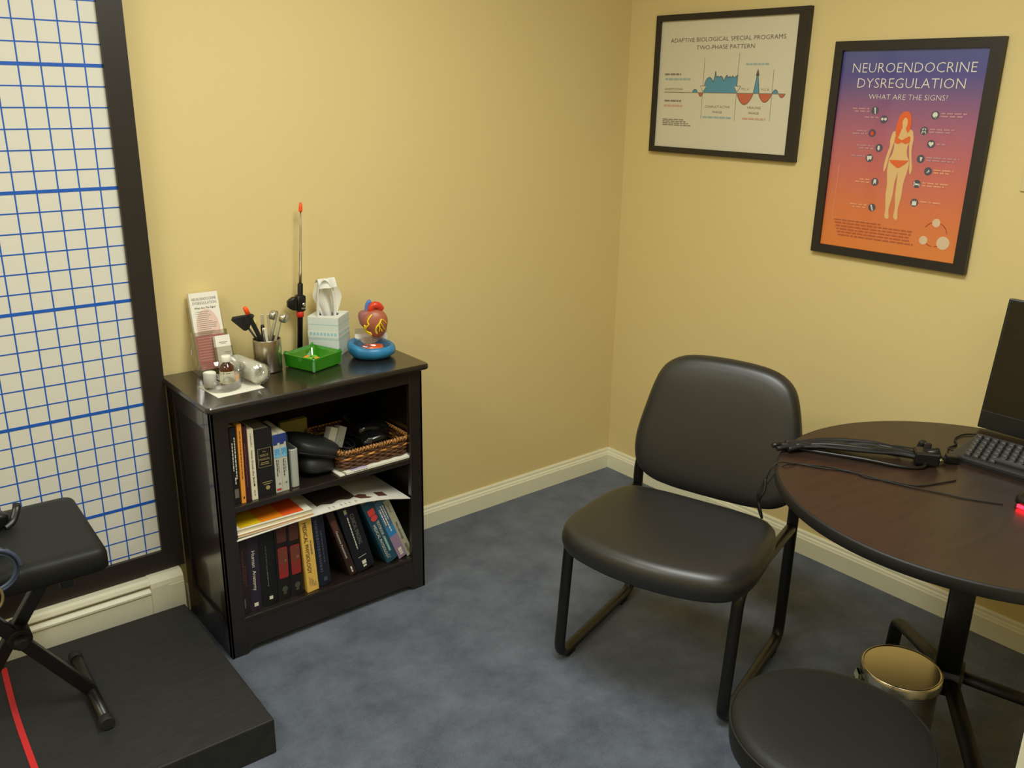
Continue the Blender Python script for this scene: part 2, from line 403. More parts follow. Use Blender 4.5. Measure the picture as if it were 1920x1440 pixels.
def ug(seed, red):
    def f(b, t, h):
        patch(b, .0, t, h-.026, h-.0, mat('print_navy', (36, 58, 128), .6)); patch(b, .0, t*.6, h-.032, h-.026, mat('print_navy', (36, 58, 128), .6))
        patch(b, .002, t-.001, h*.60, h*.76, Mbl)
        for i in range(4): dash(b, .004+i*.0035, h*.745, h*.65, .0016, mat('print_teal', (60, 120, 170), .6), seed=seed+i)
        dash(b, .006, h*.57, h*.27, .0024, Mk, seed=seed+6); dash(b, .0115, h*.57, h*.34, .0018, Mdim, seed=seed+7)
        b.text('*', frameX((1, 0, 0), (0, 0, 1), (t/2+.002, -.0012, .018)), .012, Mk, None, 'C')
        if red: patch(b, .002, t-.004, .006, .012, Mred)
    return f
Mgp = cm('cover_silver', (196, 196, 182))
book('silver paperback with blue band, left one of the touching pair', -1.7050, yb, z1, .0200, .178, .12, Mgp, 0, ug(30, True), G1, hard=False)
book('silver paperback with blue band, right one of the touching pair', -1.6845, yb, z1, .0200, .178, .12, Mgp, 0, ug(50, False), G1, hard=False)
book('thin dark green book squeezed between silver paperback and grey box file', -1.6635, yb, z1, .0065, .168, .14, cm('cover_dkgreen', (38, 44, 38)), 1, None, G1)
o = thing('box_file', 'small rounded grey box file at the right end of the upper book row', 'box', (-1.6555, yb+.002, z1))
q = B(); q.loft([[(x, y, z) for x, y in rrect(.0135-i, .055-i, .009-i, 5, .0135, .055)] for i, z in ((.002, 0), (0, .002), (0, .117), (.002, .119), (.003, .119), (.003, .112))], mat('file_grey', (176, 178, 168), .4), smooth=False); q.make('case', o)
q = B(); q.box(.004, .023, .006, .104, .10, .1135, mat('file_dark', (60, 60, 66), .4), .001); q.make('insert', o)

def l1(b, t, h):
    dash(b, .006, h-.03, .10, .004, mat('print_wine', (84, 50, 46), .6), seed=70); dash(b, .012, h-.08, .09, .004, mat('print_wine', (84, 50, 46), .6), seed=71); patch(b, .005, .008, .02, .05, Mdim)
book('dark brown hardback at the far left of the bottom shelf', -1.832, yb, z2, .0235, .236, .19, cm('cover_umber', (40, 30, 32)), -.3, l1, G2)
def l2(b, t, h):
    vt(b, 'Human', .012, h-.045, .011, Mw, .052); vt(b, 'Anatomy', .012, h-.108, .011, Mw, .066); patch(b, .010, .022, .014, .026, Mw)
book('dark purple hardback lettered Human Anatomy in white script', -1.808, yb, z2, .0355, .240, .19, cm('cover_purple', (46, 38, 54)), -.2, l2, G2, bulge=1)
def l3(b, t, h):
    vt(b, 'Illustrated Pathology of the Bone Marrow'[:0] or '-', .02, h-.03, .004, Mdim); dash(b, .018, h-.05, .11, .0035, mat('print_olive', (74, 78, 62), .6), seed=73); dash(b, .019, .11, .065, .0026, Mdim, seed=74); patch(b, .021, .032, .020, .031, Mw)
book('wide black hardback between the purple book and the red-labelled pair', -1.7715, yb, z2, .050, .247, .19, cm('cover_jet', (20, 21, 21)), 0, l3, G2, bulge=1)
def lr(seed):
    def f(b, t, h):
        Mr = mat('label_red', (150, 40, 38), .5); Mo = mat('print_rust', (120, 62, 44), .6)
        rpatch(b, .005, t-.005, h-.056, h-.004, .004, mat('label_brown', (84, 46, 38), .6))
        rpatch(b, .005, t-.005, .075, h-.072, .005, Mr); rpatch(b, .007, t-.007, .12, h-.076, .004, mat('label_rust', (112, 58, 46), .6), -.0011)
        for i in range(3): dash(b, .009+i*.008, h-.082, .095, .0035, Mo, -.0014, seed+i)
        b.text('III' if seed > 85 else 'II', frameX((1, 0, 0), (0, 0, 1), (t*.68, -.0016, .128)), .008, mat('print_pink', (190, 130, 120), .6), None, 'C')
        b.poly([(t/2+.009*math.cos(a*PI/6), -.0012, .038+.010*math.sin(a*PI/6)) for a in range(12)], mat('print_moss', (70, 74, 58), .6)); patch(b, t/2-.005, t/2+.005, .020, .028, mat('print_moss', (70, 74, 58), .6))
    return f
Mrl = cm('cover_ink', (25, 22, 22))
book('black hardback with red spine label, the left one of the matching pair', -1.7205, yb, z2, .0400, .249, .19, Mrl, 0, lr(80), G2, bulge=1)
book('black hardback with red spine label, the right one beside yellow book', -1.6795, yb, z2, .0400, .245, .19, Mrl, .6, lr(90), G2, bulge=1)
def l6(b, t, h):
    vt(b, 'MEDICAL PHYSIOLOGY', .008, h-.012, .0125, Mk, .172); dash(b, .026, h-.075, .125, .0035, Mdim, seed=95)
    for i in range(4): dash(b, .010+i*.006, .05-.006*i, .022-.003*i, .002, Mdim, seed=96+i)
book('bright yellow hardback lettered Medical Physiology', -1.6305, yb-.006, z2, .0375, .248, .19, cm('cover_yellow', (236, 192, 92)), 3.2, l6, G2)
def l7(b, t, h):
    Mn = mat('print_steel', (66, 72, 92), .6)
    dash(b, .010, h-.02, .05, .009, Mn, seed=101); dash(b, .026, h-.06, .08, .004, Mn, seed=102); patch(b, .018, .030, .016, .030, Mn)
book('navy blue hardback leaning on the yellow book', -1.5885, yb, z2, .0440, .251, .19, cm('cover_navy', (28, 31, 44)), 4.2, l7, G2, bulge=1)
def l8(b, t, h):
    vt(b, 'Outcomes Assessment', .0065, h-.075, .0078, Mw, .108); patch(b, .003, t-.004, h-.075, h-.035, mat('print_brick', (92, 56, 44), .6)); dash(b, .009, .034, .012, .005, Mw, seed=104)
book('slim dark brown leaning book lettered Outcomes Assessment', -1.4790, yb, z2, .0235, .252, .19, cm('cover_brown', (54, 34, 28)), 17.3, l8, G2)
def l9(b, t, h):
    vt(b, 'CLINICAL IMAGING', .033, h-.03, .0135, mat('print_slate', (122, 122, 116), .6), .115)
    dash(b, .022, h-.035, .085, .0034, Mw, seed=105); patch(b, .018, .027, h-.022, h-.006, mat('print_pale', (186, 188, 160), .6)); patch(b, .018, .030, h-.034, h-.023, mat('print_indigo', (40, 40, 96), .6))
    patch(b, .016, .045, .052, .0535, Mw); patch(b, .024, .038, .022, .036, Mw); dash(b, .024, .019, .012, .012, Mw, seed=106)
book('thick black leaning hardback with boxed grey title', -1.4520, yb, z2, .0640, .2425, .19, cm('cover_coal', (24, 24, 30)), 15, l9, G2, bulge=1)
def l10(b, t, h):
    vt(b, 'MEDICAL PHYSIOLOGY', .006, h-.085, .0098, Mw, .142); vt(b, 'TEXTBOOK of', .0215, h-.078, .0095, Mw, .072)
    patch(b, .022, .029, .040, .095, mat('print_mint', (150, 190, 176), .6))
    Mh = mat('print_heart', (214, 70, 66), .6)
    b.poly([(t*.5+.012*math.cos(a*PI/7), -.0013, h-.062+.012*math.sin(a*PI/7)) for a in range(14)], Mh); patch(b, .008, t-.010, h-.050, h-.026, Mh); dash(b, .012, .030, .016, .008, mat('print_blueg', (90, 130, 150), .6), seed=107)
book('teal leaning hardback lettered Textbook of Medical Physiology', -1.3450, yb-.004, z2, .0415, .2455, .19, cm('cover_teal', (38, 78, 98)), 20.8, l10, G2, bulge=1)
def l11(b, t, h):
    Mv = mat('print_mauve', (158, 128, 158), .6)
    patch(b, 0, t, .0, .095, Mv); patch(b, 0, t, .095, .135, mat('print_azure', (52, 132, 190), .6))
    dash(b, .006, h-.03, .14, .004, Mw, seed=108); dash(b, .014, h-.02, .11, .004, Mw, seed=109); dash(b, .022, h-.02, .16, .003, Mw, seed=110); dash(b, .010, .04, .012, .012, Mw, seed=111)
book('blue and mauve leaning paperback beside the teal textbook', -1.2990, yb, z2, .0300, .2400, .19, cm('cover_blue', (74, 110, 146)), 21.6, l11, G2, hard=False)
def l12(b, t, h):
    vt(b, 'Microbiology', .009, h-.095, .0078, Mk, .072); dash(b, .010, h-.02, h-.05, .003, Mdim, seed=112); dash(b, .008, .05, .014, .008, Mdim, seed=113)
book('pale grey leaning book lettered Microbiology at the right end', -1.2670, yb, z2, .0240, .238, .19, cm('cover_pale', (176, 174, 150)), 22, l12, G2)

# ------------------------------------------------------------------ flat things lying over the bottom row
zt = lambda x: [(-1.842, .3705), (-1.753, .3735), (-1.653, .3765), (-1.60, .3770), (-1.549, .3765), (-1.50, .3755), (-1.439, .3725), (-1.39, .366), (-1.344, .357), (-1.31, .348), (-1.268, .337)]
cur = smooth([(x, 0, z) for x, z in zt(0)], 5)
q = B(); ya, yb2 = -.353, -.13
q.loft([[(p.x, ya, p.z), (p.x, yb2, p.z), (p.x, yb2, p.z+.0022), (p.x, ya, p.z+.0022)] for p in cur], mat('calendar_paper', (238, 234, 220), .45), smooth=False)
Mbr = mat('print_umber', (96, 62, 50), .5)
def onsheet(x, dz=.0028):
    for i in range(len(cur)-1):
        if cur[i].x <= x <= cur[i+1].x:
            t = (x-cur[i].x)/(cur[i+1].x-cur[i].x); return cur[i].z*(1-t)+cur[i+1].z*t+dz
    return .33
def sheetpatch(pts, mt): q.poly([(x, y, onsheet(x)) for x, y in pts], mt)
for x in (-1.545, -1.53, -1.505, -1.49, -1.476, -1.455): 
    sheetpatch([(x, -.342), (x+.0012, -.342), (x+.0012, -.326), (x, -.326)], Mdim); sheetpatch([(x-.002, -.334), (x+.004, -.334), (x+.004, -.332), (x-.002, -.332)], Mdim)
sheetpatch([(-1.445, -.30), (-1.43, -.325), (-1.405, -.330), (-1.39, -.325), (-1.405, -.315), (-1.40, -.30), (-1.42, -.29)], Mbr)
sheetpatch([(-1.368, -.325), (-1.335, -.325), (-1.335, -.29), (-1.368, -.29)], Mbr)
for i in range(24):
    x0 = -1.57+i*.0055
    sheetpatch([(x0, -.305+.006*math.sin(i*.57)), (x0+.0055, -.305+.006*math.sin((i+1)*.57)), (x0+.0055, -.20), (x0, -.20)], mat('print_dusk', (70, 58, 50), .5))
q.make('wall_calendar', label='curling white calendar spread lying over the bottom row of books', cat='calendar')
o = thing('booklet', 'peach-edged booklet sandwiched under the yellow and orange book', 'booklet', (-1.8365, -.349, .3805))
q = B(); q.box(0, .232, 0, .165, 0, .0065, mat('booklet_peach', (226, 176, 128), .6)); q.box(-.001, .233, -.001, .166, .0066, .0074, Mw); q.box(-.001, .233, -.001, .166, -.0008, -.0001, Mw); q.make('booklet_block', o)
o = thing('paperback', 'white-bordered yellow and orange paperback lying flat above the bottom books', 'book', (-1.8355, -.346, .3886), (0, 0, math.radians(-1)))
q = B(); q.box(.001, .227, .002, .160, .0006, .0112, M_page); q.make('pages', o)
q = B(); q.box(0, .228, 0, .161, .0112, .0122, Mw); q.box(0, .228, 0, .161, -.0006, .0005, Mw); q.box(-.0012, 0, 0, .161, -.0006, .0122, Mw)
for x0, x1, cc in ((.010, .072, (232, 190, 18)), (.072, .140, (240, 138, 24)), (.140, .205, (236, 92, 38))):
    q.poly([(x0, .008, .0124), (x1, .008, .0124), (x1, .155, .0124), (x0, .155, .0124)], mat('print_%d_%d' % cc[:2], cc, .5))
q.make('cover', o)

# ------------------------------------------------------------------ upper shelf: pouch, basket and its contents
def pouch(b, cx, cy_, cz, rx, ry, rz, mt, seed, tilt=0, n=22, flat=.0):
    rnd = random.Random(seed); ph = [rnd.uniform(0, 6) for _ in range(6)]
    rings = []
    for i in range(1, 14):
        a = -PI/2+PI*i/14; row = []
        for k in range(n):
            t = 2*PI*k/n
            e = .62
            sgn = lambda v: math.copysign(abs(v)**e, v)
            w = 1+.05*math.sin(3*t+ph[0]+i*.5)+.04*math.sin(2*a*2+ph[1]+t)
            row.append((rx*sgn(math.cos(t))*max(math.cos(a), .02)**e*w, ry*sgn(math.sin(t))*max(math.cos(a), .02)**e*w, rz*sgn(math.sin(a))))
        rings.append(row)
    b.loft(rings, mt, True, True, True, T(cx, cy_, cz) @ RY(tilt))
M_pouch = mat('black_nylon', (38, 39, 40), .5, bump=.15, bscale=120)
o = thing('carry_pouch', 'lumpy black zipped pouch slumped in the middle of upper shelf', 'pouch', (-1.545, -.235, .473))
q = B(); pouch(q, .002, .0, .034, .062, .072, .033, M_pouch, 5, math.radians(4)); q.make('lower_bag', o)
q = B(); pouch(q, -.002, -.01, .082, .082, .070, .027, M_pouch, 9, math.radians(20)); q.make('flap', o)
q = B(); q.tube(smooth([(-.075, -.078, .098), (-.03, -.088, .083), (.03, -.086, .062), (.072, -.070, .046)], 6), .0022, M_blkm, 6); q.make('zipper', o)
q = B(); q.box(-1.56, -1.468, -.060, -.040, .473, .572, mat('yellow_card', (188, 172, 92), .7), .001)
q.make('card_box', label='pale yellow card box standing at the back behind the black pouch', cat='box')
# papers under the basket
o = thing('paper_stack', 'cream booklet with lavender panel lying under the wicker basket', 'booklet', (-1.4855, -.3425, .4735))
q = B(); q.box(0, .235, 0, .25, 0, .0085, Mw, .001); q.poly([(.018, .001, .0088), (.075, .001, .0088), (.075, .05, .0088), (.018, .05, .0088)], mat('print_lavender', (190, 178, 206), .6)); dash(q, .0, .0, .0, 0, Mk)
for k in range(6): q.poly([(.025+k*.008, -.0003, .0035), (.031+k*.008, -.0003, .0035), (.031+k*.008, -.0003, .0055), (.025+k*.008, -.0003, .0055)], Mk)
q.make('pages', o)
q = B(); q.box(0, .018, 0, .10, 0, .0035, Mw, .0006); q.make('note_pad', loc=(-1.5065, -.340, .4728), label='small white note pad poking out left of the cream booklet', cat='note pad')
# wicker basket
bk = thing('wicker_basket', 'shallow brown wicker basket at the right end of the upper shelf', 'basket', (-1.3745, -.2085, .4828))
M_wk = mat('wicker_brown', (92, 58, 34), .5, var=.5, vscale=60); M_wk2 = mat('wicker_gold', (190, 132, 62), .45, var=.4, vscale=70)
def ringpts(hx, hy, r, n):
    base = rrect(hx, hy, r, 5); L = [0]
    for i in range(len(base)):
        a = base[i]; c2 = base[(i+1) % len(base)]; L.append(L[-1]+math.hypot(c2[0]-a[0], c2[1]-a[1]))
    out = []
    for k in range(n):
        s = L[-1]*k/n; i = max(j for j in range(len(base)) if L[j] <= s+1e-9); t = (s-L[i])/max(L[i+1]-L[i], 1e-9)
        a = base[i]; c2 = base[(i+1) % len(base)]; out.append((a[0]+(c2[0]-a[0])*t, a[1]+(c2[1]-a[1])*t, s))
    return out, L[-1]
q = B(); rows = 8
for r in range(rows):
    hx_, hy_ = .117+.004*r/rows, .118+.004*r/rows
    P, L = ringpts(hx_, hy_, .02, 200); ns = 44
    pts = []
    for i, (x, y, s) in enumerate(P):
        x2, y2, _ = P[(i+1) % 200]; tx, ty = x2-x, y2-y; l = math.hypot(tx, ty); nx, ny = ty/l, -tx/l
        a = .0022*math.sin(PI*ns*s/L+(PI if r % 2 else 0)); pts.append((x+nx*a, y+ny*a, .004+r*.0063+.0006*math.sin(s*90+r)))
    q.tube(pts, .0036, M_wk2 if r in (5,) else M_wk, 5, closed=True)
q.box(-.113, .113, -.114, .114, .0, .004, M_wk); q.make('woven_body', bk)
q = B(); P, L = ringpts(.121, .122, .02, 320)
for ph in (0, PI):
    q.tube([(x, y, .057+.0035*math.sin(s*520+ph)) if True else None for x, y, s in P], .0042, M_wk2 if ph == 0 else M_wk, 5, closed=True)
for i in range(100):
    x, y, s = P[int(i*3.2)]
    q.tube([(x*1.03, y*1.03, .0515), (x*1.035+.004, y*1.035, .058), (x*.98+.006, y*.98, .0635)], .0018, M_wk2, 4)
q.make('braided_rim', bk)
# contents
M_gl = mat('gloss_black', (18, 18, 18), .16)
o = thing('black_device', 'glossy black rounded device with round silver button at the front of basket', 'device', (-1.350, -.275, .497), (math.radians(14), math.radians(-10), math.radians(-10)))
q = B(); q.loft([[(x, y, z) for x, y in rrect(.040-i, .026-i, .014-i*.3, 5)] for i, z in ((.004, 0), (0, .006), (0, .052), (.004, .062), (.012, .067))], M_gl); q.make('housing', o)
q = B(); q.lathe([(.0056, 0), (.0056, .003), (.003, .004)], M_chrome, 16, T(-.010, -.0255, .040) @ RX(PI/2)); q.make('button', o)
q = B(); q.box(-.0405, -.024, -.0275, -.0235, .050, .070, M_satin, .0015, X=RY(math.radians(14))); q.make('clip', o)  # silver strip modelled in place of a white highlight on the housing
o = thing('zip_case', 'large black zip case filling the right half of the wicker basket', 'case', (-1.3250, -.170, .4885), (math.radians(4), math.radians(5), math.radians(-4)))
q = B(); q.loft([[(x, y, z) for x, y in rrect(.058-i, .070-i, .022, 5)] for i, z in ((.006, 0), (0, .008), (0, .044), (.001, .046))], M_gl); q.make('shell', o)
q = B(); q.loft([[(x, y, z) for x, y in rrect(.058-i, .070-i, .022, 5)] for i, z in ((.001, .0475), (0, .050), (.002, .074), (.010, .084), (.022, .087))], M_gl); q.make('lid', o)
q = B(); q.tube([(x, y, .0468) for x, y in rrect(.0590, .0710, .022, 5)], .0014, M_blkm, 6, closed=True); q.make('zipper', o)
Mgb1, Mgb2 = mat('foam_grey', (190, 186, 166), .75, var=.06, vscale=90), mat('foam_dark', (142, 142, 128), .8, var=.12, vscale=120)
for (lab, x, y, mt) in (('light grey foam block leaning left of its darker twin in basket', -1.490, -.235, Mgb1), ('darker grey foam block leaning right of the lighter one in basket', -1.4640, -.241, Mgb2)):
    q = B(); q.box(-.0135, .0135, -.016, .016, 0, .066, mt, .002)
    q.make('foam_block', loc=(x, y, .528), rot=(math.radians(-14), math.radians(27), math.radians(0)), label=lab, cat='foam block', group='grey foam blocks in the basket')
o = thing('coiled_cable', 'coiled black cable heaped in the left half of the wicker basket', 'cable', (-1.436, -.215, .4875))
q = B(); pts = []
for i in range(130):
    a = i*.42; r = .030+.010*math.sin(i*.7); pts.append((r*math.cos(a)*1.0, r*math.sin(a)*1.7, .004+.036*(i/130)+.003*math.sin(i*.9)))
q.tube(smooth(pts, 2), .0032, M_blkm, 6); q.make('cord', o)

# ------------------------------------------------------------------ things on top of the bookcase (z = .783)
ZT = .7835
# clear brochure holder, brochures, cards
LA = math.radians(-15)
o = thing('brochure_holder', 'clear plastic brochure holder at the left end of the bookcase top', 'holder', (-1.7600, -.088, ZT), (0, 0, math.radians(-3)))
X = T(0, 0, .014) @ RX(LA)
q = B(); q.box(-.050, .050, .017, .0185, 0, .185, M_clear, X=X); q.make('back_plate', o)
q = B(); q.box(-.050, .050, -.004, -.0025, 0, .112, M_clear, X=X); q.box(-.050, -.0485, -.0025, .017, 0, .112, M_clear, X=X); q.box(.0485, .050, -.0025, .017, 0, .112, M_clear, X=X); q.box(-.050, .050, -.004, .0185, -.0015, 0, M_clear, X=X); q.make('pocket', o)
q = B(); q.tube([(-.049, -.003, .013), (-.049, -.006, .001), (-.049, .055, .001), (-.049, .058, .004), (-.049, .045, .09)], .0014, M_clearw, 6); q.tube([(.049, -.003, .013), (.049, -.006, .001), (.049, .055, .001), (.049, .058, .004), (.049, .045, .09)], .0014, M_clearw, 6); q.box(-.049, .049, -.006, .055, .0002, .0016, M_clear); q.make('foot', o)
q = B(); q.box(.002, .050, -.030, -.0285, .006, .062, M_clear, X=X); q.box(.002, .0035, -.0285, -.004, .0, .062, M_clear, X=X); q.box(.0485, .050, -.0285, -.004, .0, .062, M_clear, X=X); q.box(.002, .050, -.030, -.004, -.0015, 0, M_clear, X=X); q.make('card_pocket', o)
M_pink = mat('brochure_pink', (206, 120, 124), .55); M_pinkl = mat('brochure_blush', (226, 194, 178), .55); M_bw = mat('brochure_white', (234, 230, 216), .5)
o = thing('brochure', 'stack of white and pink folded leaflets titled Neuroendocrine Dysregulation in the clear holder', 'leaflets', (-1.7600, -.088, ZT), (0, 0, math.radians(-3)))
q = B(); q.box(-.0415, .0415, .0, .0155, .001, .224, M_bw, X=X); q.make('leaflet_stack', o)
q = B(); yy = -.0004
def pq(q, x0, x1, z0, z1, mt, y=yy, X=X): q.add([(x0, y, z0), (x1, y, z0), (x1, y, z1), (x0, y, z1)], [[0, 1, 2, 3]], mt, False, X)
pq(q, -.0415, .0415, .001, .224, M_bw)
pq(q, -.0415, .0415, .001, .100, M_pink, yy-.0003)
pts = [(.034*math.cos(a*PI/14), .118+.058*math.sin(a*PI/14)) for a in range(28)]
q.add([(x, yy-.0002, max(z, .101)) for x, z in pts], [list(range(28))], M_pinkl, False, X)
fm = lambda z, x=0: X @ frameX((1, 0, 0), (0, 0, 1), (x, yy-.0008, z))
q.text('NEUROENDOCRINE', fm(.202), .0085, M_inkl, .070, 'C'); q.text('DYSREGULATION', fm(.190), .0085, M_inkl, .068, 'C'); q.text('What Are The Signs?', fm(.177), .0062, M_ink, .062, 'C')
rnd = random.Random(4)
for i in range(13):
    z = .168-i*.0057; pq(q, -.030, -.0285, z, z+.0016, M_ink, yy-.0006); pq(q, -.026, rnd.uniform(.002, .030), z, z+.0016, M_inkl, yy-.0006)
for i in range(9):
    z = .092-i*.008; pq(q, -.038, rnd.uniform(.02, .038), z, z+.0018, M_pinkl, yy-.0006)
q.make('front_panel', o)
o = thing('business_card', 'stack of white business cards in the small pocket in front of the pink leaflets', 'cards', (-1.7600, -.088, ZT), (0, 0, math.radians(-3)))
q = B(); q.box(.0045, .0475, -.0275, -.0060, .001, .094, M_white, .0005, X=X)
for (x0, x1, z, h_) in ((.014, .038, .073, .0022), (.018, .034, .069, .0014), (.026, .044, .044, .0016), (.030, .044, .040, .0014)): pq(q, x0, x1, z, z+h_, M_inkl, -.0279)
q.make('card_stack', o)

q = B(); q.add([(-.068, -.047, 0), (.068, -.047, 0), (.075, .075, 0), (-.066, .080, 0)], [[0, 1, 2, 3]], M_white); q.add([(-.068, -.047, .0008), (.068, -.047, .0008), (.075, .075, .0008), (-.066, .080, .0008)], [[0, 1, 2, 3]], M_white)
q.loft([[(-.068, -.047, z), (.068, -.047, z), (.075, .075, z), (-.066, .080, z)] for z in (0, .0008)], M_white, False, False, False)
q.make('paper_sheet', loc=(-1.776, -.254, ZT-.0002), rot=(0, 0, math.radians(4)), label='white sheet of paper under the clear bowl on bookcase top', cat='paper')
# clear bowl
M_bowl = clear('clear_bowl_plastic', (253, 253, 253), .025, rough=.04, fres=.42)
q = B(); q.lathe([(.046, .001), (.050, .003), (.056, .028), (.0625, .057), (.0655, .059), (.0640, .0605), (.0610, .059), (.0545, .029), (.0485, .005), (.002, .004)], M_bowl, 40)
q.make('clear_bowl', loc=(-1.797, -.231, ZT+.001), label='shallow clear plastic bowl holding a small brown bottle', cat='bowl')
ZB = ZT+.0065
o = thing('dropper_bottle', 'small amber glass bottle with white cap and pale label in clear bowl', 'bottle', (-1.786, -.242, ZB))
M_amber = mat('amber_glass', (74, 34, 14), .10, coat=.5)
q = B(); q.lathe([(.016, 0), (.0195, .002), (.0200, .006), (.0200, .050), (.0185, .058), (.0135, .0645), (.0095, .068), (.0090, .074)], M_amber, 32); q.make('glass_body', o)
q = B(); q.lathe([(.0125, .072), (.0130, .073), (.0130, .087), (.0120, .0885), (.004, .089)], M_white, 28); q.make('cap', o)
q = B()
n = 26; a0 = math.radians(-200); a1 = math.radians(-40)
for zq, mt in (((.013, .047), mat('label_pale', (206, 200, 164), .6)), ((.010, .013), mat('label_grey', (130, 128, 118), .6))):
    vs = []; fs = []
    for k in range(n+1):
        a = a0+(a1-a0)*k/n; vs += [(.0203*math.cos(a), .0203*math.sin(a), zq[0]), (.0203*math.cos(a), .0203*math.sin(a), zq[1])]
        if k: fs.append([2*k-2, 2*k, 2*k+1, 2*k-1])
    q.add(vs, fs, mt, True)
def onlabel(q, ac, w_, z0, z1, mt):
    vs = []; fs = []
    for k in range(7):
        a = ac+(k/6-.5)*w_/.0205; vs += [(.0206*math.cos(a), .0206*math.sin(a), z0), (.0206*math.cos(a), .0206*math.sin(a), z1)]
        if k: fs.append([2*k-2, 2*k, 2*k+1, 2*k-1])
    q.add(vs, fs, mt, True)
am = math.radians(-117)
rnd = random.Random(8)
for k, (ww, hh, z) in enumerate(((.004, .0045, .040), (.012, .0035, .0405))): onlabel(q, am+(-.35 if k == 0 else .22), ww, z, z+hh, M_ink)
for k in range(6): onlabel(q, am+rnd.uniform(-.1, .1), .020, .017+k*.0035, .0182+k*.0035, mat('label_print', (150, 146, 120), .6))
q.make('label', o)
q = B(); q.lathe([(.016, 0), (.0175, .001), (.0175, .040), (.016, .041), (.0155, .040), (.0155, .004), (.001, .003)], M_white, 28)
q.make('paper_cup', loc=(-1.826, -.216, ZB), label='tiny white paper cup left of the amber bottle in clear bowl', cat='cup')
o = thing('pill_vial', 'small clear vial with orange band right of the amber bottle in bowl', 'vial', (-1.7565, -.228, ZB))
q = B(); q.lathe([(.0085, 0), (.009, .002), (.009, .034), (.008, .035)], M_clearw, 20); q.make('vial_body', o)
q = B(); q.lathe([(.0092, .009), (.0094, .010), (.0094, .027), (.0092, .028)], mat('vial_orange', (240, 160, 50), .5), 20, cap0=False, cap1=False); q.make('band', o)
# wrapped roll lying on the paper
o = thing('wrapped_roll', 'white roll in crinkled clear wrap lying between bowl and steel cup', 'roll', (-1.7085, -.200, ZT+.0325), (0, 0, math.radians(6)))
X = RX(PI/2)
q = B(); q.lathe([(.010, -.066), (.026, -.066), (.0285, -.063), (.0285, .058), (.027, .064), (.012, .066), (.012, .05)], mat('gauze_white', (238, 236, 224), .7), 36, X); q.make('roll_core', o)
q = B(); rings = []
for i, (r, z) in enumerate(((.004, -.074), (.018, -.072), (.028, -.069), (.0302, -.064), (.0298, -.03), (.0302, 0), (.0298, .03), (.0304, .060), (.0302, .070), (.024, .077), (.010, .076), (.003, .079))):
    rings.append([((r+(.0016*math.sin(k*2.9+i*1.7) if r > .006 else 0))*math.cos(2*PI*k/36), (r+(.0016*math.sin(k*2.9+i*1.7) if r > .006 else 0))*math.sin(2*PI*k/36), z+.0015*math.sin(k*3.7)) for k in range(36)])
q.loft(rings, clear('crinkle_wrap', (250, 250, 246), .16, rough=.08), X=X, smooth=False); q.make('clear_wrap', o)
# steel cup and its contents
CX, CY = -1.6235, -.149
q = B(); q.lathe([(.030, 0), (.0385, .001), (.0400, .004), (.0405, .096), (.0402, .0975), (.0388, .0975), (.0385, .095), (.0382, .006), (.002, .005)], M_steel, 48)
q.make('steel_cup', loc=(CX, CY, ZT), label='brushed steel cup full of small instruments in the middle of bookcase top', cat='cup')
ZC0 = ZT+.0065
def stick(name, label, cat, foot, tip):
    f = Vector((CX+foot[0], CY+foot[1], ZC0+foot[2])); t = Vector(tip); d = (t-f)
    o = thing(name, label, cat, f); o.rotation_euler = d.to_track_quat('Z', 'Y').to_euler(); return o, d.length
# reflex hammer
o, L = stick('reflex_hammer', 'black reflex hammer with triangular rubber head in steel cup', 'hammer', (.022, .006, .006), (-1.676, -.112, .936))
q = B(); q.tube([(0, 0, 0), (0, 0, L*.97)], .0032, M_chrome if False else M_blk, 8); q.make('handle', o)
q = B(); Xh = T(0, 0, L-.010) @ RY(math.radians(12))
for s_, k in ((0, 0),): pass
HM = o.matrix_basis.to_3x3().inverted().to_4x4() if False else None
Rm = (Vector((-1.676, -.112, .936))-Vector((CX+.022, CY+.006, ZC0+.006))).to_track_quat('Z', 'Y').to_matrix()
HM = T(0, 0, L-.006) @ (Rm.inverted() @ RZ(math.radians(-27)).to_3x3()).to_4x4() @ RY(math.radians(-8))
tri = [(-.024, .019), (-.019, .0225), (.022, .012), (.025, .008), (.012, -.022), (.007, -.024), (-.025, .014)]
tri = [(x, z) for x, z in [(-.034, .012), (-.030, .019), (.026, .019), (.032, .013), (.010, -.022), (.000, -.026), (-.006, -.024)]]
q.loft([[(x*k, y, z*k) for x, z in tri] for k, y in ((.86, -.0085), (1, -.006), (1, .006), (.86, .0085))], M_rubber, X=HM, smooth=False); q.make('rubber_head', o)
o, L = stick('pointer_pen', 'thick black pointer pen with bright orange tip in steel cup', 'pen', (.016, -.008, .0), (-1.684, -.150, .985))
q = B(); q.lathe([(.0055, 0), (.0068, .004), (.0068, L-.026), (.0066, L-.024)], M_blkm, 16); q.make('barrel', o)
q = B(); q.lathe([(.0070, L-.025), (.0070, L-.010), (.0058, L-.003), (.002, L)], M_orange, 16); q.make('tip', o)
o, L = stick('brush', 'yellow ribbed brush standing behind the black pointer pen', 'brush', (.006, .004, .0), (-1.6475, -.120, .935))
My = mat('brush_yellow', (226, 206, 110), .5)
q = B(); q.lathe([(.003, 0), (.0035, L-.03), (.0028, L-.02)], My, 10)
for k in range(9): q.lathe([(.0046, L-.085+k*.006), (.0046, L-.083+k*.006)], mat('brush_pale', (240, 232, 190), .5), 10)
q.make('handle', o)
q = B(); q.lathe([(.0028, L-.02), (.0072, L-.014), (.0076, L-.006), (.004, L)], My, 14); q.make('head', o)
o, L = stick('penlight', 'white pen with silver clip standing at the front of steel cup', 'pen', (.004, -.006, .0), (-1.636, -.166, .917))
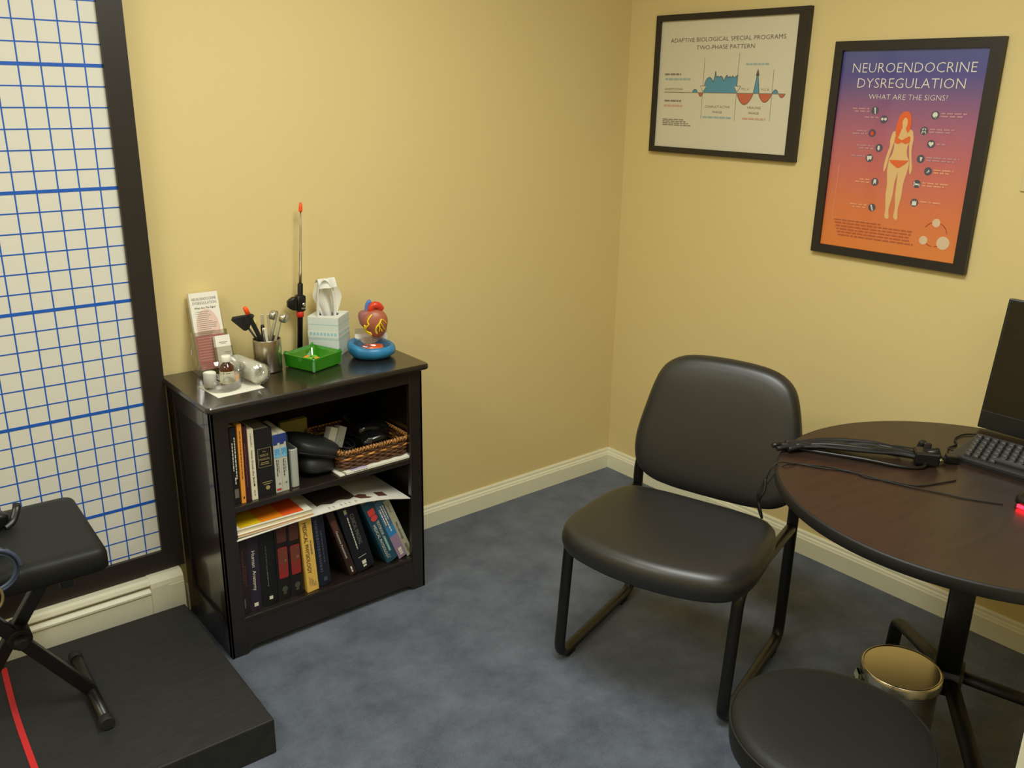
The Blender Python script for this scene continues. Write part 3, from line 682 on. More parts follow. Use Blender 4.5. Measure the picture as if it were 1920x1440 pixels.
q = B(); q.box(-.0052, .0052, -.0035, .0035, 0, L, M_white, .001); q.make('barrel', o)
q = B(); q.box(-.0015, .0015, -.0062, -.0045, L-.04, L-.004, M_chrome, .0005); q.make('clip', o)
o, L = stick('black_marker', 'short black marker hidden behind the white pen in steel cup', 'pen', (-.004, .008, .0), (-1.624, -.127, .918))
q = B(); q.lathe([(.005, 0), (.0058, .004), (.0058, L-.006), (.004, L)], M_blk, 14); q.make('barrel', o)
def fork(label, foot, tip, disc, sz=1.0):
    o, L = stick('tuning_fork', label, 'tuning fork', foot, tip)
    q = B(); q.box(-.0062*sz, .0062*sz, -.0044, .0044, 0, L*.45, M_satin, .001); q.make('stem', o)
    for s_ in (-1, 1):
        q = B(); q.box(s_*.0088*sz-.0042, s_*.0088*sz+.0042, -.0044, .0044, L*.45, L, M_satin, .0008)
        if disc: q.lathe([(.0002, -.008), (.0140, -.008), (.0147, -.007), (.0147, .007), (.0140, .008), (.0002, .008)], M_satin, 24, T(s_*.0100, 0, L-.008) @ RY(PI/2) @ T(0, 0, s_*.006))
        q.make('tine', o)
    q = B(); q.box(-.0128*sz, .0128*sz, -.0044, .0044, L*.42, L*.48, M_satin, .001); q.make('yoke', o)
    return o
f1 = fork('plain silver tuning fork with flat tines at the back of steel cup', (.002, .004, .0), (-1.610, -.120, .946), False)
f2 = fork('silver tuning fork with round weighted discs leaning right in steel cup', (-.006, .0, .0), (-1.5795, -.150, .949), True, .9)
f2.rotation_euler = (Vector((-1.5795, -.150, .949))-Vector((CX-.006, CY, ZC0))).to_track_quat('Z', 'Y').to_matrix().to_4x4().__matmul__(RZ(math.radians(40))).to_euler()
# telescopic pointer on post
o = thing('telescopic_antenna', 'telescopic metal antenna with orange tip on a black post behind green dish', 'antenna', (-1.4715, -.046, ZT), (0, math.radians(3.9), 0))
q = B(); q.lathe([(.026, 0), (.027, .002), (.027, .008), (.025, .010), (.008, .011)], M_blk, 28); q.make('base', o)
q = B(); q.lathe([(.0085, .008), (.0085, .222), (.0075, .224)], M_blk, 16); q.make('post', o)
q = B(); q.lathe([(.0095, .118), (.0118, .121), (.0118, .134), (.0095, .137)], M_red, 20); q.make('red_ring', o)
q = B(); q.loft([[(x, y, z) for x, y in rrect(.0145-i, .0125-i, .005, 4)] for i, z in ((.003, .137), (0, .141), (0, .184), (.003, .188))], M_blk)
q.loft([[( -.012-dx, y, z+.162) for y, z in rrect(.0105*k, .021*k, .006*k, 4)] for dx, k in ((0, 1), (.014, .98), (.024, .72), (.031, .42))], M_blk)
q.lathe([(.006, 0), (.006, .003), (.002, .004)], M_chrome, 14, T(.006, -.0125, .160) @ RX(PI/2)); q.box(-.002, .012, -.0135, -.012, .146, .150, M_satin)
q.make('clamp', o)
q = B(); q.lathe([(.0046, .222), (.0046, .258), (.0036, .259), (.0036, .32), (.0029, .321), (.0029, .395), (.0023, .396), (.0023, .458)], mat('antenna_metal', (150, 138, 118), .35, metal=.9), 12); q.make('antenna_rod', o)
q = B(); q.lathe([(.0050, .443), (.0056, .446), (.0056, .456), (.0042, .468), (.002, .471)], M_orange, 16); q.make('orange_tip', o)
# green square dish
M_grn = clear('green_glass', (120, 214, 50), .10, body=(70, 176, 40), bodyw=.45, rough=.06)
o = thing('green_dish', 'square green glass dish with notched corners on the bookcase top', 'dish', (-1.494, -.181, ZT+.001), (0, 0, math.radians(-116-45)))
def sq(h, z, r=.010, notch=0):
    return [(x, y, z) for x, y in rrect(h, h, r, 4)]
q = B(); q.loft([sq(.056, 0), sq(.060, .003), sq(.0625, .030), sq(.0635, .040, .006), sq(.0605, .042, .006), sq(.048, .036), sq(.038, .014), sq(.030, .011)], M_grn, smooth=False)
q.make('dish_body', o)
for a in range(4):
    q = B(); q.ext([(.050, .0), (.071, .001), (.073, .034), (.073, .047), (.066, .047), (.056, .036)], -.0035, .0035, M_grn, 'y', RZ(PI/4+a*PI/2) @ T(.012, 0, 0)); q.make('corner_fin', o)
M_cand = mat('candy_orange', (246, 150, 40), .4); M_candg = mat('candy_green', (120, 190, 40), .4)
rnd = random.Random(3)
for k in range(7):
    q = B(); a = k*.9; r = .010+.010*(k % 3)
    pouch(q, 0, 0, 0, .012, .006, .0045, M_cand if k % 2 == 0 else M_candg, k, 0, 12)
    q.make('wrapped_candy', loc=(-1.494+r*math.cos(a), -.181+r*math.sin(a), ZT+.0185+.002*(k % 2)), rot=(0, 0, a*2), label='small orange or green wrapped sweet lying in the square green dish', cat='sweet', group='sweets in the green dish')
# tissue box
th = math.radians(-49)
o = thing('tissue_box', 'white cube tissue box with pale blue pattern near the wall', 'tissue box', (-1.3835, -.0795, ZT), (0, 0, th))
Mtb = mat('box_card', (226, 230, 220), .55); Mtl = mat('box_sky', (160, 204, 214), .55); Mtl2 = mat('box_mist', (198, 218, 218), .55)
S = .050; H = .1235
q = B(); q.loft([[(x, y, z) for x, y in rrect(S, S, .002, 2)] for z in (0, H)], Mtb, True, False, False)
# top with oval opening
n = 32; outer = []; inner = []
for k in range(n):
    a = 2*PI*k/n; ca, sa = math.cos(a), math.sin(a); m_ = max(abs(ca), abs(sa)); outer.append((S*ca/m_, S*sa/m_, H)); inner.append((.034*ca, .028*sa, H))
q.loft([outer, inner, [(x, y, H-.004) for x, y, z in inner]], Mtb, False, False, False); q.loft([[(x*.99, y*.99, H-.03) for x, y, z in inner]]*2, M_dark, False, True, False)
for face in range(4):
    Xf = RZ(face*PI/2)
    for k in range(24):
        x = -S+.003+k*.0041
        q.add([(x, -S-.0003, .004), (x+.0012, -S-.0003, .004), (x+.0012, -S-.0003, H-.004), (x, -S-.0003, H-.004)], [[0, 1, 2, 3]], Mtl2, False, Xf)
    q.add([(-S, -S-.0004, .060), (S, -S-.0004, .060), (S, -S-.0004, .080), (-S, -S-.0004, .080)], [[0, 1, 2, 3]], Mtb, False, Xf)
    for k in range(8):
        x = -S+.006+k*.0115
        q.add([(x, -S-.0006, .065), (x+.0075, -S-.0006, .065), (x+.0075, -S-.0006, .075), (x, -S-.0006, .075)], [[0, 1, 2, 3]], Mtl, False, Xf)
    for zz in (.052, .056, .100): q.add([(-S, -S-.0006, zz), (S, -S-.0006, zz), (S, -S-.0006, zz+.0012), (-S, -S-.0006, zz+.0012)], [[0, 1, 2, 3]], Mtl, False, Xf)
q.make('box_body', o)
M_tis = clear('tissue_paper', (240, 240, 232), .0, body=(248, 247, 238), bodyw=.80, rough=.6)
q = B(); Xt = RZ(-th)       # tissue folded up out of the slot: two draped lobes
def sheet(f, nu, nv, mt):
    vs = [f(i/nu, j/nv) for i in range(nu+1) for j in range(nv+1)]
    fs = [[i*(nv+1)+j, (i+1)*(nv+1)+j, (i+1)*(nv+1)+j+1, i*(nv+1)+j+1] for i in range(nu) for j in range(nv)]
    q.add(vs, fs, mt, True, Xt)
def lobe1(u, v):   # front strip: up, over the top and down again to the slot (a loop)
    w = v-.5; t = u*PI*1.10
    x = -.010+.030*math.cos(t)*(-1) + w*.020*(1-.2*math.cos(2*t)) + .004*math.sin(9*v+3*u)
    z = H-.02+.132*math.sin(min(t, PI))**.62 if t < PI else H-.02
    y = -.006+w*.030+.006*math.sin(11*v+4*u)
    return (x, y, z)
def lobe2(u, v):   # broad translucent back sheet, frilled
    w = v-.5; fl = .020+.026*min(1, u*1.7)*(1-.5*max(0, u-.7)/.3)
    x = .008+2*w*fl+.004*math.sin(13*v+4*u); z = H-.02+.128*u*(1-.10*(2*w)**2)+.006*math.sin(10*v)*u; y = .012+.010*u+.008*math.sin(9*v+3*u)
    return (x, y, z)
def lobe3(u, v):   # curled top fold
    w = v-.5; t = u*PI
    x = -.004+2*w*.030+.003*math.sin(7*v); z = H+.100+.020*math.sin(t)-.014*u; y = .012-.030*u+.004*math.sin(8*v)
    return (x, y, z)
for f in (lobe1, lobe2, lobe3): sheet(f, 24, 16, M_tis)
q.make('tissue', o)
# anatomical heart model on blue base
HX, HY = -1.305, -.205
o = thing('heart_model', 'anatomical heart model standing on a blue dish at the right end of bookcase top', 'anatomical model', (HX, HY, ZT), (0, 0, math.radians(-27)))
M_bluep = mat('base_blue', (44, 122, 168), .35, var=.35, vscale=18); M_myo = mat('heart_brown', (168, 96, 70), .38, var=.1, vscale=20); M_atr = mat('heart_mauve', (150, 92, 92), .4)
M_aorta = mat('aorta_red', (214, 62, 36), .35); M_vein = mat('vein_blue', (86, 126, 200), .4); M_fat = mat('fat_yellow', (250, 216, 40), .4)
def ov(rx, ry, z, n=44): return [(rx*math.cos(2*PI*k/n), ry*math.sin(2*PI*k/n), z) for k in range(n)]
def ovt(rx, ry, z): return [(x, y, zz+(max(0, -x-.02)*.30+max(0, y-.01)*.16)*min(1, zz/.03)) for x, y, zz in ov(rx, ry, z)]
q = B(); q.loft([ovt(.046, .038, 0), ovt(.060, .050, .003), ovt(.0725, .060, .013), ovt(.0755, .063, .024), ovt(.073, .061, .034), ovt(.066, .054, .040), ovt(.057, .046, .037), ovt(.049, .039, .026), ovt(.02, .016, .021)], M_bluep); q.make('blue_dish', o)
q = B(); pouch(q, .004, -.002, .026, .036, .026, .012, mat('section_orange', (228, 96, 40), .4, var=.3, vscale=60), 14); pouch(q, -.016, -.010, .030, .018, .014, .009, M_atr, 15); q.tube([(.01, -.02, .033), (.025, -.014, .034), (.034, -.004, .031)], .003, M_fat, 6); q.make('section_model', o)
q = B(); q.loft([ov(.056, .045, .037), ov(.054, .043, .045), ov(.044, .035, .054), ov(.024, .019, .060), ov(.004, .003, .0615)], clear('clear_dome', (252, 252, 252), .05, rough=.02), False, True); q.make('clear_dome', o)
q = B(); q.box(-.046, .056, .040, .0415, .026, .082, M_clearw, X=RZ(math.radians(4))); q.box(-.046, .056, .0385, .0398, .026, .064, M_white, X=RZ(math.radians(4))); q.make('card_plate', o)
q = B(); q.lathe([(.0045, .02), (.0045, .068)], M_clear, 12, T(.010, .020, 0)); q.make('support_rod', o)
hp = thing('x', 'x', 'x'); bpy.data.objects.remove(hp)
Xq = T(.012, .014, .103) @ RZ(math.radians(-1)) @ RY(math.radians(-10)) @ Matrix.Scale(.86, 4)
q = B(); rings = []
for i in range(1, 20):
    a = -PI/2+PI*i/20; z = .054*math.sin(a); rr_ = math.cos(a)
    k_ = 1.0+.22*math.sin(a) if a > -.3 else .93+.10*math.sin(a)
    row = []
    for k in range(36):
        t = 2*PI*k/36
        g = .07*math.exp(-((math.cos(t-math.radians(-78)))-1)**2/.01)*(-1 if a < .8 else 0)
        row.append((.047*rr_*k_*math.cos(t)*(1+g)+.006*(1-math.sin(a))*.5, .036*rr_*k_*math.sin(t)*(1+g), z))
    rings.append(row)
q.loft(rings, M_myo, X=Xq); q.make('ventricles', o)
q = B(); pouch(q, -.026, .004, .024, .024, .024, .030, M_atr, 21); q2 = B()
q2.add([tuple(Xq @ Vector(v)) for v in q.v], q.f, M_atr, True); q2.make('right_atrium', o)
q = B(); q.tube(smooth([(-.002, .0, .034), (.0, -.004, .056), (.012, -.006, .067), (.026, -.002, .062), (.034, .006, .046)], 5), .0135, M_aorta, 14, X=Xq); q.make('aorta', o)
q = B(); q.tube(smooth([(-.016, .006, .040), (-.013, .006, .060), (-.006, .004, .076), (.004, .002, .082)], 4), .0092, M_vein, 12, X=Xq); q.make('vena_cava', o)
q = B()
def surf(u, v):   # point on the front of the ventricles, u right, v up (metres)
    z = max(-.05, min(.05, v)); a = math.asin(z/.054); kk = 1.0+.22*math.sin(a) if a > -.3 else .93+.10*math.sin(a)
    rx = .047*math.cos(a)*kk; ry = .036*math.cos(a)*kk; cx_ = .006*(1-math.sin(a))*.5
    s = max(-.97, min(.97, (u-cx_)/max(rx, 1e-4))); return (u, -ry*math.sqrt(1-s*s)-.0006, z)
def vessel(pts, r, mt=M_fat): q.tube([surf(x, z) for x, z in [(p.x, p.z) for p in smooth([(a_, 0, b_) for a_, b_ in pts], 4)]], r, mt, 6, X=Xq)
vessel([(-.002, .040), (-.014, .030), (-.022, .018), (-.020, .008), (-.028, .0), (-.034, -.012), (-.028, -.022), (-.018, -.028)], .0030)
vessel([(-.034, .006), (-.036, -.010), (-.034, -.022), (-.026, -.030), (-.016, -.034)], .0042)
vessel([(.028, .018), (.018, .004), (.006, -.006), (.000, -.020), (.002, -.034)], .0034)
vessel([(.018, .004), (.016, -.010), (.012, -.026)], .0022); vessel([(.022, .010), (.026, -.006), (.032, -.026)], .0020); vessel([(.012, -.002), (.018, -.016), (.022, -.030)], .0020); vessel([(.028, .018), (.038, .008), (.044, -.008)], .0016)
q.make('coronary_vessels', o)

# ------------------------------------------------------------------ guest chair
# chair frame: x across (towards image right), y back, z up
ch = thing('guest_chair', 'armless black vinyl sled-base chair pulled up beside the round table', 'chair', (-1.075, -1.1745, 0), (0, 0, math.radians(-73.2)))
def mirror(pts, cx): return [(2*cx-x, y) for x, y in pts[::-1]]
CXs = .014
# seat: plan outline (half), then closed smoothly
half = [(0, -.104), (.08, -.098), (.16, -.080), (.215, -.058), (.250, -.022), (.268, .04), (.268, .12), (.262, .20), (.250, .27), (.232, .315), (.195, .340), (.12, .350), (.06, .352)]
full = [(x, y) for x, y in half] + [(-x, y) for x, y in half[::-1] if x > 0]
full = [(p.x, p.y) for p in smooth([(x, y, 0) for x, y in full]+[(0, -.104, 0)], 4)[:-1]]
ccx, ccy = 0, .13
def inset(k, z): return [(CXs+(x-ccx)*k+ccx, (y-ccy)*k+ccy, z) for x, y in full]
def dome(k, z): return [(CXs+(x-ccx)*k, (y-ccy)*k+ccy, z - (.010*((y-ccy)*k/.23) if True else 0)) for x, y in full]
q = B(); q.loft([inset(.90, .388), inset(.955, .392), inset(.982, .402), inset(1.0, .420), inset(1.0, .434), inset(.985, .449), inset(.95, .4605), inset(.88, .467), inset(.70, .470), inset(.40, .468), inset(.12, .467)], M_vinyl); q.make('seat', ch)
q = B(); q.loft([inset(.86, .378), inset(.88, .380), inset(.88, .389)], M_blkm, smooth=False); q.make('seat_pan', ch)
# backrest: outline in x,z ; leans back
ho = [(0, .8515), (.07, .8495), (.13, .842), (.172, .825), (.202, .796), (.222, .745), (.240, .67), (.252, .61), (.256, .565), (.250, .515), (.228, .478), (.185, .454), (.12, .443), (.06, .440), (0, .439)]
fo = ho + [(-x, z) for x, z in ho[::-1] if x > 0]
fo = [(p.x, p.z) for p in smooth([(x, 0, z) for x, z in fo]+[(0, 0, .8515)], 4)[:-1]]
zc = .65
def br(k, dy):
    r = []
    for x, z in fo:
        X_ = x*k; Z_ = zc+(z-zc)*k; r.append((X_+.012, .412+(Z_-.44)*.16+dy-.34*X_*X_*.6, Z_))
    return r
q = B(); q.loft([br(.94, .034), br(.985, .030), br(1.0, .022), br(1.0, .014), br(.992, .004), br(.97, -.006), br(.93, -.013), br(.85, -.018), br(.65, -.022), br(.35, -.024), br(.1, -.0245)], M_vinyl); q.make('backrest', ch)
# side frames: flattened tube, in planes x = const
for s_, xo in ((-1, -.247), (1, .250)):
    pth = fillet([(xo*.93, .480, .565), (xo, .474, .46), (xo, .472, .40), (xo, .470, .017), (xo, .004, .017), (xo, .045, .392), (xo, .455, .392)], .05, 7)
    q = B(); q.tube(pth, .0165, M_tube, 12, N=(1, 0, 0), r2=.0125)
    q.box(xo-.012, xo+.012, .46, .482, .385, .40, M_tube)
    for yy_ in (.06, .40): q.box(xo-.014, xo+.014, yy_-.02, yy_+.02, .0, .006, M_rubber)
    q.make('side_frame', ch)
q = B(); q.tube([(-.247, .12, .380), (.250, .12, .380)], .010, M_tube, 10); q.make('cross_bar', ch)
q = B(); q.tube([(-.247, .30, .380), (.250, .30, .380)], .010, M_tube, 10); q.make('cross_bar', ch)

# ------------------------------------------------------------------ round table
TX, TY, TZ, TR = -.660, -1.810, .735, .457
tb = thing('round_table', 'round dark brown pedestal table in front of the right wall', 'table', (TX, TY, 0))
q = B(); q.lathe([(TR-.006, TZ-.0004), (TR-.001, TZ-.0015), (.0001, TZ)][:1]+[(.0005, TZ)], M_tabtop, 96, cap0=False, cap1=True, smooth=False)
q.lathe([(TR-.012, TZ-.030), (TR-.002, TZ-.028), (TR, TZ-.024), (TR, TZ-.004), (TR-.0015, TZ-.001), (TR-.006, TZ-.0004)], M_tabedge, 96, cap0=True, cap1=False); q.make('table_top', tb)
q = B(); q.loft([[(x, y, z) for x, y in rrect(.0285, .0285, .008, 4)] for z in (.235, .700)], M_tleg, X=RZ(math.radians(20))); q.box(-.16, .16, -.02, .02, .695, .706, M_tleg); q.box(-.02, .02, -.16, .16, .695, .706, M_tleg); q.make('post', tb)
q = B(); q.loft([[(x, y, z) for x, y in rrect(.036, .036, .010, 4)] for z in (.205, .27)], M_tleg, X=RZ(math.radians(20))); q.make('hub', tb)
for az in (41, 131, 221, -49):
    q = B(); pth = fillet([(.02, 0, .245), (.22, 0, .185), (.425, 0, .120), (.437, 0, .028)], .03, 5)
    q.tube(pth, .020, M_tleg, 12, N=(0, 1, 0), r2=.014, X=RZ(math.radians(az)))
    q.lathe([(.020, 0), (.022, .004), (.022, .020), (.016, .034)], M_rubber, 16, RZ(math.radians(az)) @ T(.437, 0, 0)); q.make('leg', tb)

# ------------------------------------------------------------------ monitor, keyboard, mouse, cables on the table
mo = thing('monitor', 'black flat-screen monitor at the far right edge of the round table', 'monitor', (-.270, -1.870, TZ+.001), (0, 0, 0))
Xm = T(0, 0, .008) @ RY(math.radians(8))
q = B(); q.box(0, .030, -.252, .252, 0, .350, M_blk, .003, X=Xm); q.make('case', mo)
q = B(); q.box(-.0012, .001, -.244, .244, .052, .343, M_screen, X=Xm); q.make('screen', mo)
q = B(); q.box(-.0015, .0, -.251, .251, .046, .0475, mat('seam_grey', (52, 50, 48), .4), X=Xm); q.make('chin_seam', mo)
q = B(); q.box(.020, .045, -.11, .11, .0, .006, M_blk, .002); q.box(.028, .040, -.05, .05, .005, .12, M_blk, .003, X=RY(math.radians(10))); q.make('stand', mo)
kb = thing('keyboard', 'black computer keyboard lying in front of the monitor on the round table', 'keyboard', (-.5360, -1.672, TZ+.001), (0, math.radians(-5.5), math.radians(1.5)))
Mkb = mat('keyboard_body', (42, 42, 41), .45); Mkey = mat('keyboard_key', (50, 50, 50), .28); 
q = B(); q.box(0, .158, -.445, 0, .002, .0165, Mkb, .004); q.box(.001, .006, -.44, -.005, -.0005, .003, M_rubber); q.make('body', kb)
for yf in (-.41, -.04):
    q = B(); q.box(.145, .155, yf-.01, yf+.01, -.0145, .004, Mkb, .001); q.make('foot', kb)
kq = B(); kq.loft([[(x, y, z) for x, y in rrect(.0078-i, .0078-i, .0022, 3)] for i, z in ((0, .0), (.0002, .001), (.0016, .0075), (.0022, .008))], Mkey)
key0 = None
for r in range(6):
    for k in range(14):
        x = .018+r*.0215+(.004 if r == 5 else 0); y = -.016-k*.0192-(.004*(5-r) if r < 5 else 0)
        if r == 0 and 3 < k < 9: continue
        if key0 is None: key0 = kq.make('key', kb, (x, y, .0165))
        else:
            o2 = key0.copy(); COL.objects.link(o2); o2.parent = kb; o2.location = (x, y, .0165)
q = B(); q.box(.018, .034, -.19, -.092, .0165, .0245, Mkey, .002); q.make('space_bar', kb)
q = B(); q.tube(smooth([(-.505, -1.668, TZ+.012), (-.475, -1.640, TZ+.004), (-.43, -1.640, TZ+.003), (-.39, -1.618, TZ+.003), (-.335, -1.622, TZ+.003), (-.31, -1.66, TZ+.003), (-.325, -1.735, TZ+.003), (-.362, -1.752, TZ+.006), (-.38, -1.752, TZ+.012)], 8), .0022, M_blkm, 6); q.make('keyboard_cable', label='thin black cable looping behind the keyboard in front of monitor', cat='cable')
ms = thing('mouse', 'black computer mouse with glowing red light at the right of the table', 'mouse', (-.640, -1.914, TZ+.001), (0, 0, math.radians(-8)))
q = B(); q.loft([[(x, y, z) for x, y in rrect(.050-i, .030-i, .026-i*.6, 7)] for i, z in ((.003, .003), (0, .008), (.001, .018), (.008, .028), (.018, .034), (.026, .0355))], M_blk); q.make('body', ms)
q = B(); q.loft([[(-.042+dx, y, z) for y, z in ((-.012, .0015), (.012, .0015), (.012, .008), (-.012, .008))] for dx in (-.012, 0)], mat('mouse_red', (255, 24, 40), .4, emit=9.0), smooth=False); q.make('red_light', ms)
q = B(); q.tube(smooth([(.050, 0, .008), (.072, -.03, .003), (.078, -.10, .003), (.080, -.18, .003), (.085, -.25, .003)], 6), .002, M_blkm, 6); q.make('cable', ms)
tz = TZ+.004
eb = thing('electrode_leads', 'thick bundle of black wire leads lying across the left of the round table', 'cables', (-.66, -1.55, TZ))
def W(pts): return [(x+.66, y+1.55, z-TZ) for x, y, z in pts]
rnd = random.Random(12)
tip = [(-.835, -1.365), (-.800, -1.385), (-.845, -1.385), (-.812, -1.398), (-.790, -1.372), (-.826, -1.405), (-.80, -1.40), (-.815, -1.375), (-.79, -1.41), (-.805, -1.39), (-.82, -1.39), (-.785, -1.395)]
for k, (x0, y0) in enumerate(tip):
    a = -.024+.048*(k/11.0)+rnd.uniform(-.004, .004); bq = a*.85+rnd.uniform(-.005, .005); zz = tz+.002+.010*rnd.random()
    d1 = Vector((x0, y0, tz+.006)); sag = Vector((-.735-a*1.1, -1.452-a*.7, tz+.006+.012*rnd.random())); s3 = Vector((-.675-bq*1.2, -1.535-bq*.9, zz+.008)); s4 = Vector((-.640-bq*.75, -1.590-bq*.55, tz+.010+.010*rnd.random())); end = Vector((-.618-bq*.5, -1.640-bq*.4, tz+.012))
    q = B(); q.tube(smooth(W([d1, sag, s3, s4, end]), 8), (.0065 if k < 10 else .0045), M_blkm if k % 3 else M_blk, 7); q.make('lead', eb)
q = B(); q.tube(smooth(W([(-.79, -1.405, tz), (-.755, -1.475, tz), (-.720, -1.555, tz+.002), (-.690, -1.622, tz), (-.655, -1.660, tz), (-.625, -1.660, tz+.008)]), 8), .005, M_blk, 8); q.make('lead', eb)
Xc = T(-.614+.66, -1.652+1.55, .012) @ RZ(math.radians(-55))
q = B(); q.box(-.030, .026, -.024, .024, -.008, .024, M_blk, .004, X=Xc); q.lathe([(.012, -.02), (.013, -.01), (.013, .012), (.010, .016)], M_blk, 16, Xc @ T(.012, 0, .018) @ RY(math.radians(70))); q.box(-.008, .010, .008, .016, .016, .040, M_blk, .003, X=Xc @ RX(math.radians(-12)))
q.box(-.030, -.024, -.014, .014, .0, .012, M_chrome, .001, X=Xc); q.lathe([(.005, 0), (.005, .012)], M_chrome, 10, Xc @ T(.022, -.012, .006) @ RY(PI/2)); q.make('plug_cluster', eb)
q = B(); q.box(-.010, .010, -.007, .007, 0, .030, M_blkm, .004, X=T(.66-.545, 1.55-1.598, .001) @ RX(math.radians(16))); q.make('plug', eb)
q = B(); q.tube(smooth(W([(-.625, -1.600, tz+.006), (-.590, -1.555, tz), (-.575, -1.545, tz), (-.555, -1.575, tz), (-.545, -1.60, tz), (-.54, -1.635, tz), (-.550, -1.675, tz)]), 8), .0018, M_blkm, 6); q.make('thin_wire', eb)
q = B(); q.tube(smooth(W([(-.600, -1.665, tz+.01), (-.578, -1.675, tz+.004), (-.556, -1.684, tz+.006)]), 6), .0022, M_blkm, 6); q.make('thin_wire', eb)
cn = thing('cable_connector', 'small black cable connector between the plug cluster and the keyboard', 'connector', (-.556, -1.686, TZ+.001), (0, 0, math.radians(-50)))
q = B(); q.box(-.014, .014, -.012, .012, 0, .020, M_blk, .003); q.make('body', cn)
q = B(); q.box(-.024, -.013, -.006, .006, .004, .014, M_blkm, .002); q.make('strain_relief', cn)
tw = thing('thin_cable_pair', 'two thin dark wires trailing across the middle of the round table', 'cables', (-.80, -1.55, TZ))
def W2(pts): return [(x+.80, y+1.55, z-TZ) for x, y, z in pts]
import_px = None
q = B(); q.tube(smooth(W2([(-.925, -1.415, TZ-.045), (-.922, -1.425, TZ-.010), (-.905, -1.432, TZ+.004), (-.880, -1.445, tz-.002), (-.862, -1.475, tz-.002), (-.840, -1.520, tz-.002), (-.815, -1.555, tz-.002), (-.800, -1.600, tz-.002), (-.790, -1.655, tz-.002), (-.772, -1.71, tz-.002), (-.752, -1.76, tz-.002), (-.735, -1.81, tz-.002), (-.70, -1.87, tz-.002)]), 8), .0016, M_blkm, 6); q.make('wire', tw)
q = B(); q.tube(smooth(W2([(-.928, -1.423, TZ-.050), (-.915, -1.440, TZ-.008), (-.900, -1.450, TZ+.004), (-.868, -1.462, tz-.002), (-.850, -1.490, tz-.001), (-.822, -1.525, tz-.002), (-.806, -1.575, tz-.002), (-.808, -1.610, tz-.002), (-.785, -1.65, tz-.002), (-.758, -1.705, tz-.002), (-.700, -1.73, tz-.002), (-.655, -1.745, tz-.002)]), 8), .0016, M_blkm, 6); q.make('wire', tw)
q = B()
for k, (dx, dz, dxx) in enumerate(((0, -.045, 0), (.004, -.05, .008), (-.004, -.03, -.006), (.0, -.06, .004))):
    q.tube(smooth(W2([(-.925, -1.415, TZ-.040), (-.930+dx, -1.416+dxx, TZ-.065), (-.936+dx, -1.410+dxx, TZ-.085), (-.934-dx, -1.412-dxx, TZ-.105+dz*.3), (-.930+dxx, -1.418+dx, TZ-.12+dz*.4)]), 6), .0034, M_blk, 6)
q.make('snap_clips', tw)

# ------------------------------------------------------------------ stool
st = thing('round_stool', 'round black vinyl topped stool standing beside the round table', 'stool', (-1.335, -1.881, 0), (0, 0, .3))
q = B(); q.lathe([(.150, .408), (.172, .410), (.181, .420), (.1835, .440), (.1835, .458), (.181, .468), (.1775, .4725), (.172, .4775), (.160, .4805), (.12, .4825), (.05, .483), (.002, .483)], M_vinyl2, 64); q.tube([(.1825*math.cos(a*PI/48), .1825*math.sin(a*PI/48), .4665) for a in range(96)], .0026, M_vinyl2, 6, closed=True); q.make('seat', st)
q = B(); q.lathe([(.026, .10), (.026, .26), (.018, .262), (.018, .40), (.08, .402), (.08, .409)], M_tube, 24); q.make('column', st)
for k in range(5):
    Xl = RZ(2*PI*k/5)
    q = B(); q.tube([(.02, 0, .105), (.14, 0, .095), (.23, 0, .066)], .014, M_tube, 10, N=(0, 1, 0), r2=.012, X=Xl); lg = q.make('leg', st)
    q = B(); q.lathe([(.026, -.010), (.028, -.008), (.028, .008), (.026, .010)], M_rubber, 20, Xl @ T(.235, 0, .028) @ RX(PI/2)); q.tube([(.232, 0, .034), (.232, 0, .066)], .005, M_tube, 8, X=Xl); q.make('caster', lg)

# ------------------------------------------------------------------ waste bin
wb = thing('waste_bin', 'small brushed steel waste bin with flat lid under the table', 'waste bin', (-.843, -1.779, 0))
q = B(); q.lathe([(.080, 0), (.083, .004), (.083, .288), (.086, .296), (.086, .304)], M_steel, 48); q.make('body', wb)
M_lid = mat('lid_steel', (214, 200, 168), .24, metal=1.0)
q = B(); q.lathe([(.0885, .300), (.0892, .304), (.0892, .320), (.0880, .3265), (.0855, .329), (.0838, .3286), (.0828, .3275), (.0822, .3272)], M_lid, 56, cap1=False); q.lathe([(.0822, .3272), (.08, .3272), (.04, .3272), (.001, .3272)], M_lid, 56, cap0=False); q.make('lid', wb)
q = B(); q.loft([[(-.0935-.004*math.sin(z*90), y, z) for y, z in ((-.014, .262), (.016, .262))] , [(-.098, y, z) for y, z in ((-.018, .285), (.018, .285))], [(-.096, y, z) for y, z in ((-.012, .304), (.014, .304))], [(-.090, y, z) for y, z in ((-.010, .304), (.012, .304))], [(-.088, y, z) for y, z in ((-.012, .262), (.014, .262))]], mat('liner_white', (206, 214, 188), .6), False, False, False, X=RZ(math.radians(-48))); q.make('liner_flap', wb)

